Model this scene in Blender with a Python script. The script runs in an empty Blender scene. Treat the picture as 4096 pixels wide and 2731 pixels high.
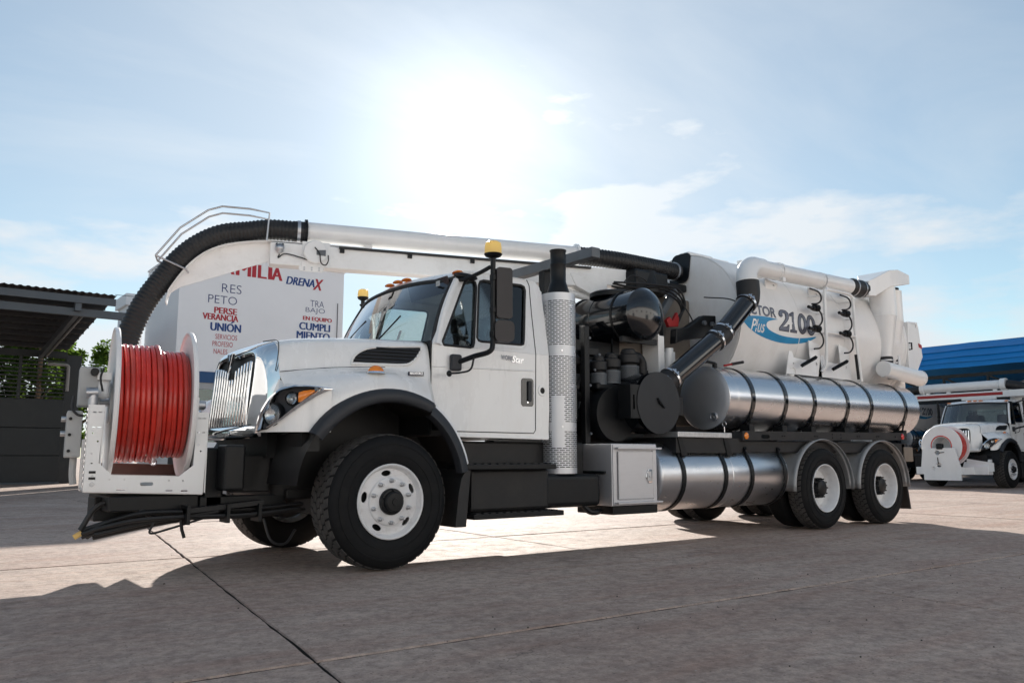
import bpy, math, random
from math import sin, cos, pi, sqrt, radians, atan2, asin
from mathutils import Vector as V, Matrix
from mathutils.geometry import tessellate_polygon
random.seed(7)
scene = bpy.context.scene
COL = scene.collection

# ------------------------------------------------------------------ camera
# X runs along the truck towards its rear, Y away from the viewer, Z up (metres)
cam_d = bpy.data.cameras.new('camera'); cam = bpy.data.objects.new('camera', cam_d); COL.objects.link(cam)
cam_d.sensor_width = 36.0; cam_d.lens = 28.66; cam_d.clip_start = 0.05; cam_d.clip_end = 3000
YAW, PITCH = 0.6532, 0.1408
fw = V((sin(YAW)*cos(PITCH), cos(YAW)*cos(PITCH), sin(PITCH)))
rt = V((cos(YAW), -sin(YAW), 0)); up = rt.cross(fw)
m3 = Matrix((rt, up, -fw)).transposed()
cam.matrix_world = Matrix.Translation((-3.3094, -5.9292, 0.9038)) @ m3.to_4x4()
scene.camera = cam

# ------------------------------------------------------------------ world, sun, exposure
SUN_AZ, SUN_EL = radians(33.2), radians(20.9)          # azimuth from +Y towards +X
sun_dir = V((sin(SUN_AZ)*cos(SUN_EL), cos(SUN_AZ)*cos(SUN_EL), sin(SUN_EL)))
w = bpy.data.worlds.new('World'); scene.world = w; w.use_nodes = True
nt = w.node_tree; nt.nodes.clear()
def wn(t, **k):
    n = nt.nodes.new(t)
    for a, b in k.items(): setattr(n, a, b)
    return n
def wl(a, b): nt.links.new(a, b)
def wmath(op, a, b=None, clamp=False):
    n = wn('ShaderNodeMath', operation=op, use_clamp=clamp)
    for i, s in enumerate((a, b)):
        if s is None: continue
        if isinstance(s, (int, float)): n.inputs[i].default_value = s
        else: wl(s, n.inputs[i])
    return n.outputs[0]
sky = wn('ShaderNodeTexSky', sky_type='NISHITA', sun_disc=False)
sky.sun_elevation = SUN_EL; sky.sun_rotation = SUN_AZ
sky.air_density = 1.0; sky.dust_density = .0; sky.ozone_density = .5; sky.altitude = 200
tc = wn('ShaderNodeTexCoord')
dirn = wn('ShaderNodeVectorMath', operation='NORMALIZE'); wl(tc.outputs['Generated'], dirn.inputs[0])
sep = wn('ShaderNodeSeparateXYZ'); wl(dirn.outputs[0], sep.inputs[0])
zz = wmath('ADD', wmath('MAXIMUM', sep.outputs[2], 0.0), 0.13)
px = wmath('DIVIDE', sep.outputs[0], zz); py = wmath('DIVIDE', sep.outputs[1], zz)
comb = wn('ShaderNodeCombineXYZ'); wl(px, comb.inputs[0]); wl(py, comb.inputs[1])
mp = wn('ShaderNodeMapping'); mp.inputs['Rotation'].default_value = (0, 0, radians(28)); mp.inputs['Scale'].default_value = (0.55, 1.15, 1)
mp.inputs['Location'].default_value = (1.35, 0.4, 0)
wl(comb.outputs[0], mp.inputs[0])
n1 = wn('ShaderNodeTexNoise'); n1.inputs['Scale'].default_value = 1.1; n1.inputs['Detail'].default_value = 9; n1.inputs['Roughness'].default_value = .58; n1.inputs['Distortion'].default_value = .55
wl(mp.outputs[0], n1.inputs['Vector'])
r1 = wn('ShaderNodeValToRGB'); r1.color_ramp.elements[0].position = .46; r1.color_ramp.elements[1].position = .80
wl(n1.outputs['Fac'], r1.inputs[0])
# low heaped clouds near the skyline
cz = wmath('MULTIPLY', sep.outputs[2], 3.2)
comb2 = wn('ShaderNodeCombineXYZ'); wl(sep.outputs[0], comb2.inputs[0]); wl(sep.outputs[1], comb2.inputs[1]); wl(cz, comb2.inputs[2])
n2 = wn('ShaderNodeTexNoise'); n2.inputs['Scale'].default_value = 3.1; n2.inputs['Detail'].default_value = 10; n2.inputs['Roughness'].default_value = .55
off2 = wn('ShaderNodeVectorMath', operation='ADD'); wl(comb2.outputs[0], off2.inputs[0]); off2.inputs[1].default_value = (11.7, -3.7, 2.6)
wl(off2.outputs[0], n2.inputs['Vector'])
low = wmath('SUBTRACT', n2.outputs['Fac'], wmath('MULTIPLY', sep.outputs[2], .75))
r2 = wn('ShaderNodeValToRGB'); r2.color_ramp.elements[0].position = .31; r2.color_ramp.elements[1].position = .44
wl(low, r2.inputs[0])
cl = wmath('MAXIMUM', wmath('MULTIPLY', r1.outputs[0], .34), wmath('MULTIPLY', r2.outputs[0], .85))
# cloud brightness: lit haze and ice cloud scatter forward, so brighter towards the sun
dot = wn('ShaderNodeVectorMath', operation='DOT_PRODUCT'); wl(dirn.outputs[0], dot.inputs[0]); dot.inputs[1].default_value = sun_dir
d0 = wmath('MAXIMUM', dot.outputs['Value'], 0.0)
fwd = wmath('ADD', wmath('MULTIPLY', wmath('POWER', d0, 8.0), 1.6), wmath('MULTIPLY', wmath('POWER', d0, 140.0), 5.0))
CLOUD = 6.3
cb = wmath('ADD', fwd, CLOUD)
ccol = wn('ShaderNodeCombineColor'); wl(wmath('MULTIPLY', cb, .95), ccol.inputs[0]); wl(wmath('MULTIPLY', cb, 1.01), ccol.inputs[1]); wl(wmath('MULTIPLY', cb, 1.06), ccol.inputs[2])
# thin veil everywhere, thicker in front of the sun
veil = wmath('MULTIPLY', wmath('POWER', d0, 8.0), .52)
cl = wmath('ADD', wmath('MINIMUM', wmath('ADD', cl, veil), .84), 0.12)
mx = wn('ShaderNodeMix', data_type='RGBA'); wl(cl, mx.inputs[0])
tint = wn('ShaderNodeMix', data_type='RGBA', blend_type='MULTIPLY'); tint.inputs[0].default_value = 1; tint.inputs[7].default_value = (.88, 1.0, .99, 1); wl(sky.outputs[0], tint.inputs[6]); wl(tint.outputs[2], mx.inputs[6]); wl(ccol.outputs[0], mx.inputs[7])
bg = wn('ShaderNodeBackground'); bg.inputs['Strength'].default_value = 0.077
wl(mx.outputs[2], bg.inputs['Color'])
wo = wn('ShaderNodeOutputWorld'); wl(bg.outputs[0], wo.inputs[0])

sl = bpy.data.lights.new('sun', 'SUN'); sl.energy = 5.0; sl.angle = radians(.53); sl.color = (1, .95, .88)
so = bpy.data.objects.new('sun', sl); COL.objects.link(so)
so.rotation_euler = (-sun_dir).to_track_quat('-Z', 'Y').to_euler(); so.location = (10, 20, 30)
scene.view_settings.view_transform = 'Standard'; scene.view_settings.look = 'None'
scene.view_settings.exposure = 0.7; scene.view_settings.gamma = 1.0; scene.view_settings.use_curve_mapping = False
scene.cycles.use_denoising = True
scene.cycles.max_bounces = 8; scene.cycles.transparent_max_bounces = 16
scene.cycles.sample_clamp_indirect = 8

# ------------------------------------------------------------------ materials
MATS = {}
def mat(name, col, rough=.5, metal=0., coat=0., var=.12, vs=6., bump=0., bs=80., spec=.5, rv=.0, dirt=0., dcol=(.16, .12, .09), stretch=None, ds=3., aniso=0., emit=0):
    m = bpy.data.materials.new(name); m.use_nodes = True; t = m.node_tree; b = t.nodes['Principled BSDF']
    def N(ty, **k):
        n = t.nodes.new(ty)
        for a, c in k.items(): setattr(n, a, c)
        return n
    L = t.links.new
    b.inputs['Roughness'].default_value = rough; b.inputs['Metallic'].default_value = metal
    b.inputs['Coat Weight'].default_value = coat; b.inputs['Coat Roughness'].default_value = .06
    b.inputs['Specular IOR Level'].default_value = spec
    b.inputs['Anisotropic'].default_value = aniso
    c = N('ShaderNodeTexCoord'); vec = c.outputs['Object']
    if stretch:
        mpn = N('ShaderNodeMapping'); mpn.inputs['Scale'].default_value = stretch; L(vec, mpn.inputs[0]); vec = mpn.outputs[0]
    nz = N('ShaderNodeTexNoise'); nz.inputs['Scale'].default_value = vs; nz.inputs['Detail'].default_value = 7; nz.inputs['Roughness'].default_value = .62
    L(vec, nz.inputs['Vector'])
    mr = N('ShaderNodeMapRange'); mr.inputs[1].default_value = .25; mr.inputs[2].default_value = .75; mr.inputs[3].default_value = 1-var; mr.inputs[4].default_value = 1+var*.6
    L(nz.outputs['Fac'], mr.inputs[0])
    mul = N('ShaderNodeMix', data_type='RGBA', blend_type='MULTIPLY'); mul.inputs[0].default_value = 1; mul.inputs[6].default_value = (*col, 1)
    L(mr.outputs[0], mul.inputs[7]); out = mul.outputs[2]
    if dirt:
        nd = N('ShaderNodeTexNoise'); nd.inputs['Scale'].default_value = ds; nd.inputs['Detail'].default_value = 9; nd.inputs['Roughness'].default_value = .7
        L(vec, nd.inputs['Vector'])
        rd = N('ShaderNodeMapRange'); rd.inputs[1].default_value = .5; rd.inputs[2].default_value = .78; rd.inputs[3].default_value = 0; rd.inputs[4].default_value = dirt
        L(nd.outputs['Fac'], rd.inputs[0])
        md = N('ShaderNodeMix', data_type='RGBA'); L(rd.outputs[0], md.inputs[0]); L(out, md.inputs[6]); md.inputs[7].default_value = (*dcol, 1); out = md.outputs[2]
    L(out, b.inputs['Base Color'])
    if rv:
        r2 = N('ShaderNodeMapRange'); r2.inputs[1].default_value = .3; r2.inputs[2].default_value = .7; r2.inputs[3].default_value = max(0.02, rough-rv); r2.inputs[4].default_value = rough+rv
        L(nz.outputs['Fac'], r2.inputs[0]); L(r2.outputs[0], b.inputs['Roughness'])
    if bump:
        nb = N('ShaderNodeTexNoise'); nb.inputs['Scale'].default_value = bs; nb.inputs['Detail'].default_value = 4; L(vec, nb.inputs['Vector'])
        bp = N('ShaderNodeBump'); bp.inputs['Strength'].default_value = bump; bp.inputs['Distance'].default_value = .02
        L(nb.outputs['Fac'], bp.inputs['Height']); L(bp.outputs[0], b.inputs['Normal'])
    MATS[name] = m
    return m
WHITE = mat('white_paint', (.84, .84, .83), .32, coat=.5, var=.03, vs=3, dirt=.12, dcol=(.5, .44, .38), ds=4, stretch=(1.6, 1.6, .5))
CABW = mat('cab_white_paint', (.87, .87, .86), .28, coat=.7, var=.04, vs=2, dirt=.2, dcol=(.58, .52, .46), ds=3, stretch=(1.6, 1.6, .5), rv=.06)
TANKW = mat('tank_white_paint', (.84, .83, .815), .42, coat=.25, var=.05, vs=2, dirt=.22, dcol=(.46, .4, .33), ds=2.6, rv=.08, stretch=(1.4, 1.4, .5))
BOOMW = mat('boom_white_paint', (.82, .82, .81), .4, coat=.2, var=.05, vs=3, dirt=.22, dcol=(.35, .3, .25), ds=7)
WORN = mat('worn_white_paint', (.72, .72, .71), .45, var=.06, vs=6, dirt=.35, dcol=(.3, .25, .21), ds=6)
CHROME = mat('chrome', (.86, .87, .88), .045, metal=1, var=.02)
ALU = mat('polished_aluminium', (.77, .775, .79), .27, metal=1, var=.03, vs=1.3, rv=.02, stretch=(.3, 1.5, 1.5), dirt=.14, dcol=(.5, .5, .5), ds=1.6, bump=.12, bs=2.2)
ALUD = mat('dull_aluminium', (.55, .56, .58), .42, metal=1, var=.2, vs=4, rv=.1, dirt=.3, dcol=(.3, .29, .28), ds=5)
ALUS = mat('scuffed_aluminium', (.68, .69, .71), .3, metal=1, var=.1, vs=5, rv=.04, dirt=.3, dcol=(.36, .35, .34), ds=5, stretch=(.8, 2, 2), bump=.16, bs=2.5)
ALUC = mat('matt_tank_end', (.5, .51, .53), .58, metal=.8, var=.12, vs=3, rv=.05, dirt=.25, dcol=(.33, .32, .31), ds=3)
TREAD = mat('tread_plate_aluminium', (.62, .62, .62), .4, metal=.85, var=.2, vs=20, dirt=.3)
BOX = mat('box_aluminium', (.62, .62, .64), .45, metal=.75, var=.08, vs=3, dirt=.1, stretch=(2, 2, 7))
BGLOSS = mat('black_gloss_paint', (.006, .007, .009), .16, coat=.7, var=.3, vs=4, dirt=.12, dcol=(.04, .036, .032), ds=6)
BSAT = mat('black_satin_paint', (.0065, .0075, .009), .42, var=.3, vs=6, dirt=.25, dcol=(.028, .024, .02), ds=5, spec=.3)
FRAME = mat('dusty_black_frame_paint', (.007, .007, .008), .55, var=.3, vs=5, dirt=.5, dcol=(.03, .026, .022), ds=3.5)
STEELG = mat('grey_primer_paint', (.12, .135, .15), .5, var=.2, vs=5, dirt=.25)
PLASTIC = mat('grey_black_plastic', (.022, .025, .031), .55, var=.15, vs=10, bump=.06, bs=300)
MIRP = mat('mirror_housing_plastic', (.03, .026, .027), .5, var=.1, vs=10)
RUBBER = mat('black_rubber', (.014, .014, .015), .55, var=.25, vs=8, bump=.08, bs=60)
TYRE = mat('tyre_rubber', (.007, .0075, .0085), .72, spec=.25, var=.3, vs=6, dirt=.35, dcol=(.028, .025, .022), ds=4, bump=.05, bs=70)
TREADR = mat('tread_rubber', (.07, .066, .063), .85, var=.3, vs=12, dirt=.5, dcol=(.17, .155, .14), ds=8)
HOSEB = mat('black_corrugated_hose', (.012, .012, .013), .5, var=.4, vs=6, dirt=.5, dcol=(.055, .05, .046), ds=7)
HOSER = mat('red_hose', (.6, .036, .022), .26, var=.25, vs=7, spec=.55, dirt=.3, dcol=(.2, .07, .05), ds=5)
HOSERD = mat('dark_red_hose', (.5, .055, .04), .32, var=.25, vs=7, dirt=.35, dcol=(.14, .06, .05), ds=5)
PINKW = mat('reel_white_paint', (.84, .83, .82), .4, var=.04, vs=4, dirt=.12, dcol=(.45, .4, .36))
AMBER = mat('amber_lens', (.85, .24, .015), .18, coat=.6, var=.1)
YELLOW = mat('yellow_lens', (.9, .48, .02), .2, coat=.5, var=.08)
REDL = mat('red_lens', (.6, .02, .02), .2, coat=.6, var=.1)
REDP = mat('red_paint', (.36, .015, .015), .45, var=.15)
LAMPG = mat('lamp_reflector', (.75, .78, .8), .15, metal=.8, var=.3, vs=60)
BEIGE = mat('beige_dusty_paint', (.2, .17, .14), .6, var=.15, vs=4, dirt=.3)
SEAT = mat('dark_seat_fabric', (.045, .03, .03), .8, var=.2, vs=20)
DASH = mat('dash_plastic', (.05, .05, .052), .6, var=.15)
GREYP = mat('grey_plastic_enclosure', (.42, .43, .43), .5, var=.06, dirt=.2)
RIMW = mat('rim_white_paint', (.76, .76, .765), .4, coat=.2, var=.06, vs=8, dirt=.4, dcol=(.36, .29, .24), ds=11)
FENDG = mat('fender_grey_metal', (.38, .385, .39), .5, metal=.35, var=.15, vs=5, dirt=.35, dcol=(.2, .17, .15), ds=4)
DKRED = mat('letter_red', (.48, .02, .035), .5, var=.05)
BLUEL = mat('letter_blue', (.012, .06, .24), .5, var=.05)
NAVY = mat('letter_navy', (.02, .035, .16), .5, var=.05)
SWOOSH = mat('swoosh_blue', (.008, .26, .52), .35, var=.25, vs=3, stretch=(1, 1, 3))
LETG = mat('letter_grey', (.17, .18, .22), .35, metal=.3, var=.5, vs=1.6, stretch=(1, 1, 9))
LETD = mat('letter_dark_outline', (.03, .03, .05), .4)
WALLW = mat('painted_wall_white', (.9, .9, .91), .75, var=.03, vs=.6, dirt=.06, dcol=(.5, .48, .46), ds=.7, bump=.05, bs=120)
STRIPE = mat('stripe_blue_paint', (.012, .075, .2), .55, var=.1)
ROOFB = mat('blue_roof_sheet', (.006, .21, .58), .42, var=.12, vs=1.5, dirt=.08, dcol=(.02, .1, .25), ds=1)
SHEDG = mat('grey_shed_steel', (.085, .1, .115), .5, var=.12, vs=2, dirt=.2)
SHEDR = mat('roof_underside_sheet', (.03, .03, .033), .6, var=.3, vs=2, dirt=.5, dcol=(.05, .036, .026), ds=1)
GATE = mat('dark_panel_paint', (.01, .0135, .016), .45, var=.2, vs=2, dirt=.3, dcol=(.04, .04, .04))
BARK = mat('bark', (.11, .07, .04), .9, var=.4, vs=6, bump=.4, bs=20)
PVC = mat('grey_pvc', (.3, .29, .28), .5, var=.1)
JOINT = mat('joint_filler', (.05, .042, .037), .9, var=.3)
PEB = mat('pebble', (.12, .1, .085), .9, var=.4)

def glass_mat(name, tint, spec_mul=1., rough=.02):
    m = bpy.data.materials.new(name); m.use_nodes = True; t = m.node_tree; t.nodes.clear(); L = t.links.new
    tr = t.nodes.new('ShaderNodeBsdfTransparent'); tr.inputs[0].default_value = (*tint, 1)
    gl = t.nodes.new('ShaderNodeBsdfGlossy'); gl.inputs['Roughness'].default_value = rough
    fr = t.nodes.new('ShaderNodeFresnel'); fr.inputs['IOR'].default_value = 1.52
    mul = t.nodes.new('ShaderNodeMath'); mul.operation = 'MULTIPLY'; mul.inputs[1].default_value = spec_mul; mul.use_clamp = True
    L(fr.outputs[0], mul.inputs[0])
    mx = t.nodes.new('ShaderNodeMixShader'); L(mul.outputs[0], mx.inputs[0]); L(tr.outputs[0], mx.inputs[1]); L(gl.outputs[0], mx.inputs[2])
    o = t.nodes.new('ShaderNodeOutputMaterial'); L(mx.outputs[0], o.inputs[0]); MATS[name] = m
    return m
GLASS = glass_mat('cab_glass', (.78, .86, .85), 3.2)
GLASSD = glass_mat('side_glass', (.8, .86, .86), 1.8)
GLASSB = glass_mat('shop_glass', (.35, .6, .58), 2.2)
LENSG = glass_mat('lamp_glass', (.92, .94, .95), 2.0)
def leaf_mat(name, col, tcol):
    m = bpy.data.materials.new(name); m.use_nodes = True; t = m.node_tree; t.nodes.clear(); L = t.links.new
    gi = t.nodes.new('ShaderNodeTexCoord'); nz = t.nodes.new('ShaderNodeTexNoise'); nz.inputs['Scale'].default_value = 1.3; nz.inputs['Detail'].default_value = 5
    L(gi.outputs['Object'], nz.inputs['Vector'])
    mr = t.nodes.new('ShaderNodeMapRange'); mr.inputs[1].default_value = .3; mr.inputs[2].default_value = .7; mr.inputs[3].default_value = .6; mr.inputs[4].default_value = 1.35
    L(nz.outputs['Fac'], mr.inputs[0])
    outs = []
    for c in (col, tcol):
        mu = t.nodes.new('ShaderNodeMix'); mu.data_type = 'RGBA'; mu.blend_type = 'MULTIPLY'; mu.inputs[0].default_value = 1; mu.inputs[6].default_value = (*c, 1); L(mr.outputs[0], mu.inputs[7]); outs.append(mu.outputs[2])
    d = t.nodes.new('ShaderNodeBsdfDiffuse'); tl = t.nodes.new('ShaderNodeBsdfTranslucent'); L(outs[0], d.inputs[0]); L(outs[1], tl.inputs[0])
    mx = t.nodes.new('ShaderNodeMixShader'); mx.inputs[0].default_value = .5; L(d.outputs[0], mx.inputs[1]); L(tl.outputs[0], mx.inputs[2])
    o = t.nodes.new('ShaderNodeOutputMaterial'); L(mx.outputs[0], o.inputs[0]); return m
def lens_mat(name, col):
    m = bpy.data.materials.new(name); m.use_nodes = True; t = m.node_tree; b = t.nodes['Principled BSDF']; L = t.links.new
    b.inputs['Base Color'].default_value = (*col, 1); b.inputs['Roughness'].default_value = .18
    tl = t.nodes.new('ShaderNodeBsdfTranslucent'); tl.inputs[0].default_value = (*[min(1, c*1.2) for c in col], 1)
    mx = t.nodes.new('ShaderNodeMixShader'); mx.inputs[0].default_value = .6; L(b.outputs[0], mx.inputs[1]); L(tl.outputs[0], mx.inputs[2])
    L(mx.outputs[0], t.nodes['Material Output'].inputs[0]); return m
YELLOW = lens_mat('beacon_lens', (.95, .7, .34))
LEAF = leaf_mat('tree_leaf', (.042, .08, .018), (.12, .2, .028))

# ------------------------------------------------------------------ mesh helpers
class MB:
    def __init__(s): s.v = []; s.f = []
    def add(s, vs, fs):
        o = len(s.v); s.v += [tuple(p) for p in vs]; s.f += [tuple(i+o for i in f) for f in fs]; return s
    def box(s, x0, x1, y0, y1, z0, z1):
        return s.add([(x0,y0,z0),(x1,y0,z0),(x1,y1,z0),(x0,y1,z0),(x0,y0,z1),(x1,y0,z1),(x1,y1,z1),(x0,y1,z1)],
                     [(0,3,2,1),(4,5,6,7),(0,1,5,4),(1,2,6,5),(2,3,7,6),(3,0,4,7)])
    def obox(s, c, a, b, d):          # centre and three half-vectors
        c, a, b, d = V(c), V(a), V(b), V(d)
        return s.add([c+a*i+b*j+d*k for k in (-1,1) for j in (-1,1) for i in (-1,1)],
                     [(0,2,3,1),(4,5,7,6),(0,1,5,4),(1,3,7,5),(3,2,6,7),(2,0,4,6)])
    def beam(s, p0, p1, wd, h, upv=(0,0,1)):
        p0, p1 = V(p0), V(p1); d = (p1-p0); a = d/2; d = d.normalized()
        b = d.cross(V(upv)); b = b.normalized()*wd/2; u = b.normalized().cross(d)*h/2
        return s.obox((p0+p1)/2, a, b, u)
    def lathe(s, o, ax, prof, n=24, cap=True, a0=0., a1=2*pi):
        o, ax = V(o), V(ax).normalized()
        r = V((0,0,1)) if abs(ax.z) < .9 else V((1,0,0))
        u = ax.cross(r).normalized(); v = ax.cross(u)
        full = abs(a1-a0-2*pi) < 1e-6; m = n if full else n+1
        vs = []
        for (t, rad) in prof:
            for i in range(m):
                a = a0+(a1-a0)*i/n; vs.append(o+ax*t+(u*cos(a)+v*sin(a))*rad)
        fs = []
        for j in range(len(prof)-1):
            for i in range(n):
                k = (i+1) % m; fs.append((j*m+i, j*m+k, (j+1)*m+k, (j+1)*m+i))
        if cap and full:
            if prof[0][1] > 1e-6: fs.append(tuple(reversed(range(m))))
            if prof[-1][1] > 1e-6: fs.append(tuple((len(prof)-1)*m+i for i in range(m)))
        return s.add(vs, fs)
    def cyl(s, p0, p1, r0, r1=None, n=24, cap=True):
        p0, p1 = V(p0), V(p1); d = p1-p0
        return s.lathe(p0, d, [(0, r0), (d.length, r0 if r1 is None else r1)], n, cap)
    def tube(s, path, r, n=10, cap=True, closed=False):
        P = [V(p) for p in path]; m = len(P); rs = r if isinstance(r, (list, tuple)) else [r]*m
        T = []
        for i in range(m):
            if closed: t = P[(i+1) % m]-P[i-1]
            else: t = P[min(i+1, m-1)]-P[max(i-1, 0)]
            T.append(t.normalized())
        r0 = V((0,0,1)) if abs(T[0].z) < .9 else V((1,0,0))
        u = T[0].cross(r0).normalized(); vs = []
        for i in range(m):
            u = (u-T[i]*u.dot(T[i])).normalized(); v = T[i].cross(u)
            for k in range(n):
                a = 2*pi*k/n; vs.append(P[i]+(u*cos(a)+v*sin(a))*rs[i])
        fs = []
        for i in range(m if closed else m-1):
            j = (i+1) % m
            for k in range(n):
                q = (k+1) % n; fs.append((i*n+k, i*n+q, j*n+q, j*n+k))
        if cap and not closed: fs += [tuple(reversed(range(n))), tuple((m-1)*n+k for k in range(n))]
        return s.add(vs, fs)
    def grid(s, rows, closed=False):
        m = len(rows[0]); vs = [p for r in rows for p in r]; fs = []
        for j in range(len(rows)-1):
            for i in range(m if closed else m-1):
                k = (i+1) % m; fs.append((j*m+i, j*m+k, (j+1)*m+k, (j+1)*m+i))
        return s.add(vs, fs)
    def plate(s, outer, f3, w0, w1, holes=()):
        """flat plate with holes; f3(u,v,w) -> point"""
        loops = [list(outer)]+[list(h) for h in holes]
        tris = tessellate_polygon([[V((a, b, 0)) for a, b in l] for l in loops])
        flat = [p for l in loops for p in l]; n = len(flat)
        vs = [f3(a, b, w0) for a, b in flat]+[f3(a, b, w1) for a, b in flat]
        fs = [tuple(t) for t in tris]+[tuple(i+n for i in reversed(t)) for t in tris]
        o = 0
        for l in loops:
            k = len(l)
            for i in range(k): a, b = o+i, o+(i+1) % k; fs.append((a, b, b+n, a+n))
            o += k
        return s.add(vs, fs)
    def ball(s, c, r, n=12, sc=(1,1,1), half=False):
        c = V(c); rows = []
        m = n//2; st = 0
        for j in range(m+1):
            t = (pi/2 if half else pi)*j/m
            rows.append([c+V((sc[0]*r*sin(t)*cos(2*pi*i/n), sc[1]*r*sin(t)*sin(2*pi*i/n), sc[2]*r*cos(t))) for i in range(n)])
        return s.grid(rows, True)
    def build(s, name, m, parent=None, smooth=35, bevel=0, seg=2, subsurf=0, fix=True):
        me = bpy.data.meshes.new(name); me.from_pydata(s.v, [], s.f); me.update()
        if fix:
            import bmesh
            bm = bmesh.new(); bm.from_mesh(me)
            bmesh.ops.remove_doubles(bm, verts=bm.verts, dist=1e-5)
            bmesh.ops.recalc_face_normals(bm, faces=bm.faces); bm.to_mesh(me); bm.free()
        if isinstance(m, (list, tuple)):
            for k in m: me.materials.append(k)
        else: me.materials.append(m)
        if smooth:
            me.polygons.foreach_set('use_smooth', [True]*len(me.polygons))
            if smooth < 180: me.set_sharp_from_angle(angle=radians(smooth))
        o = bpy.data.objects.new(name, me); COL.objects.link(o)
        if parent: put(o, parent)
        if bevel:
            b = o.modifiers.new('bevel', 'BEVEL'); b.width = bevel; b.segments = seg; b.limit_method = 'ANGLE'; b.angle_limit = radians(35)
        if subsurf:
            b = o.modifiers.new('subsurf', 'SUBSURF'); b.levels = subsurf; b.render_levels = subsurf
        return o
ORG = {}
def put(o, parent):
    """parent o (authored in world coordinates) to an object whose origin is ORG[parent]"""
    o.parent = parent
    o.location = -V(ORG.get(parent.name, (0, 0, 0)))
def thing(name, label, cat, loc, group=None):
    o = bpy.data.objects.new(name, None); COL.objects.link(o); o.location = loc; o.empty_display_size = .3
    ORG[o.name] = loc; tag(o, label, cat, group); return o
def tag(o, label=None, cat=None, group=None, kind=None):
    if label: o['label'] = label
    if cat: o['category'] = cat
    if group: o['group'] = group
    if kind: o['kind'] = kind
    return o
def arc(cx, cz, r, a0, a1, n): return [(cx+r*cos(radians(a0+(a1-a0)*i/n)), cz+r*sin(radians(a0+(a1-a0)*i/n))) for i in range(n+1)]
def rrect(u0, u1, v0, v1, r, n=5):
    o = []
    for cx, cy, a in ((u1-r, v1-r, 0), (u0+r, v1-r, 90), (u0+r, v0+r, 180), (u1-r, v0+r, 270)):
        o += arc(cx, cy, r, a, a+90, n)
    return o
def spline(pts, n=8):
    P = [V(p) for p in pts]; P = [P[0]*2-P[1]]+P+[P[-1]*2-P[-2]]; out = []
    for i in range(1, len(P)-2):
        for k in range(n):
            t = k/n; a, b, c, d = P[i-1:i+3]
            out.append(.5*((2*b)+(c-a)*t+(2*a-5*b+4*c-d)*t*t+(3*b-a-3*c+d)*t**3))
    out.append(P[-2]); return out
def XZ(y): return lambda u, v, w: (u, y+w, v)
def text_mesh(s, bold=0., shear=0., space=1.):
    c = bpy.data.curves.new('t', 'FONT'); c.body = s; c.offset = bold; c.shear = shear; c.space_character = space; c.resolution_u = 4
    o = bpy.data.objects.new('t', c); COL.objects.link(o); bpy.context.view_layer.update()
    me = bpy.data.meshes.new_from_object(o.evaluated_get(bpy.context.evaluated_depsgraph_get()))
    vs = [tuple(v.co) for v in me.vertices]; fs = [tuple(p.vertices) for p in me.polygons]
    bpy.data.objects.remove(o); bpy.data.curves.remove(c); bpy.data.meshes.remove(me)
    return vs, fs
def lettering(name, s, box, f3, m, parent, bold=0., shear=0., space=1., heavy=0.):
    """flat print: the glyphs of s stretched into box (u0,u1,v0,v1) and laid on f3(u,v)"""
    vs, fs = text_mesh(s, bold, shear, space)
    x0 = min(v[0] for v in vs); x1 = max(v[0] for v in vs); y0 = min(v[1] for v in vs); y1 = max(v[1] for v in vs)
    u0, u1, v0, v1 = box
    b = MB()
    n_ = 5 if heavy else 1
    for q in range(n_):
        du = heavy*(v1-v0)*(q/(n_-1)-.5) if heavy else 0
        b.add([V(f3(u0+du+(v[0]-x0)/(x1-x0)*(u1-u0), v0+(v[1]-y0)/(y1-y0)*(v1-v0)))+V((0, -.0012*q, 0)) for v in vs], fs)
    return b.build(name, m, parent, smooth=0, fix=False)
def copy_tree(o, parent=None, off=None):
    c = o.copy(); COL.objects.link(c)
    if parent: c.parent = parent
    for ch in list(o.children): copy_tree(ch, c)
    return c
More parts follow.
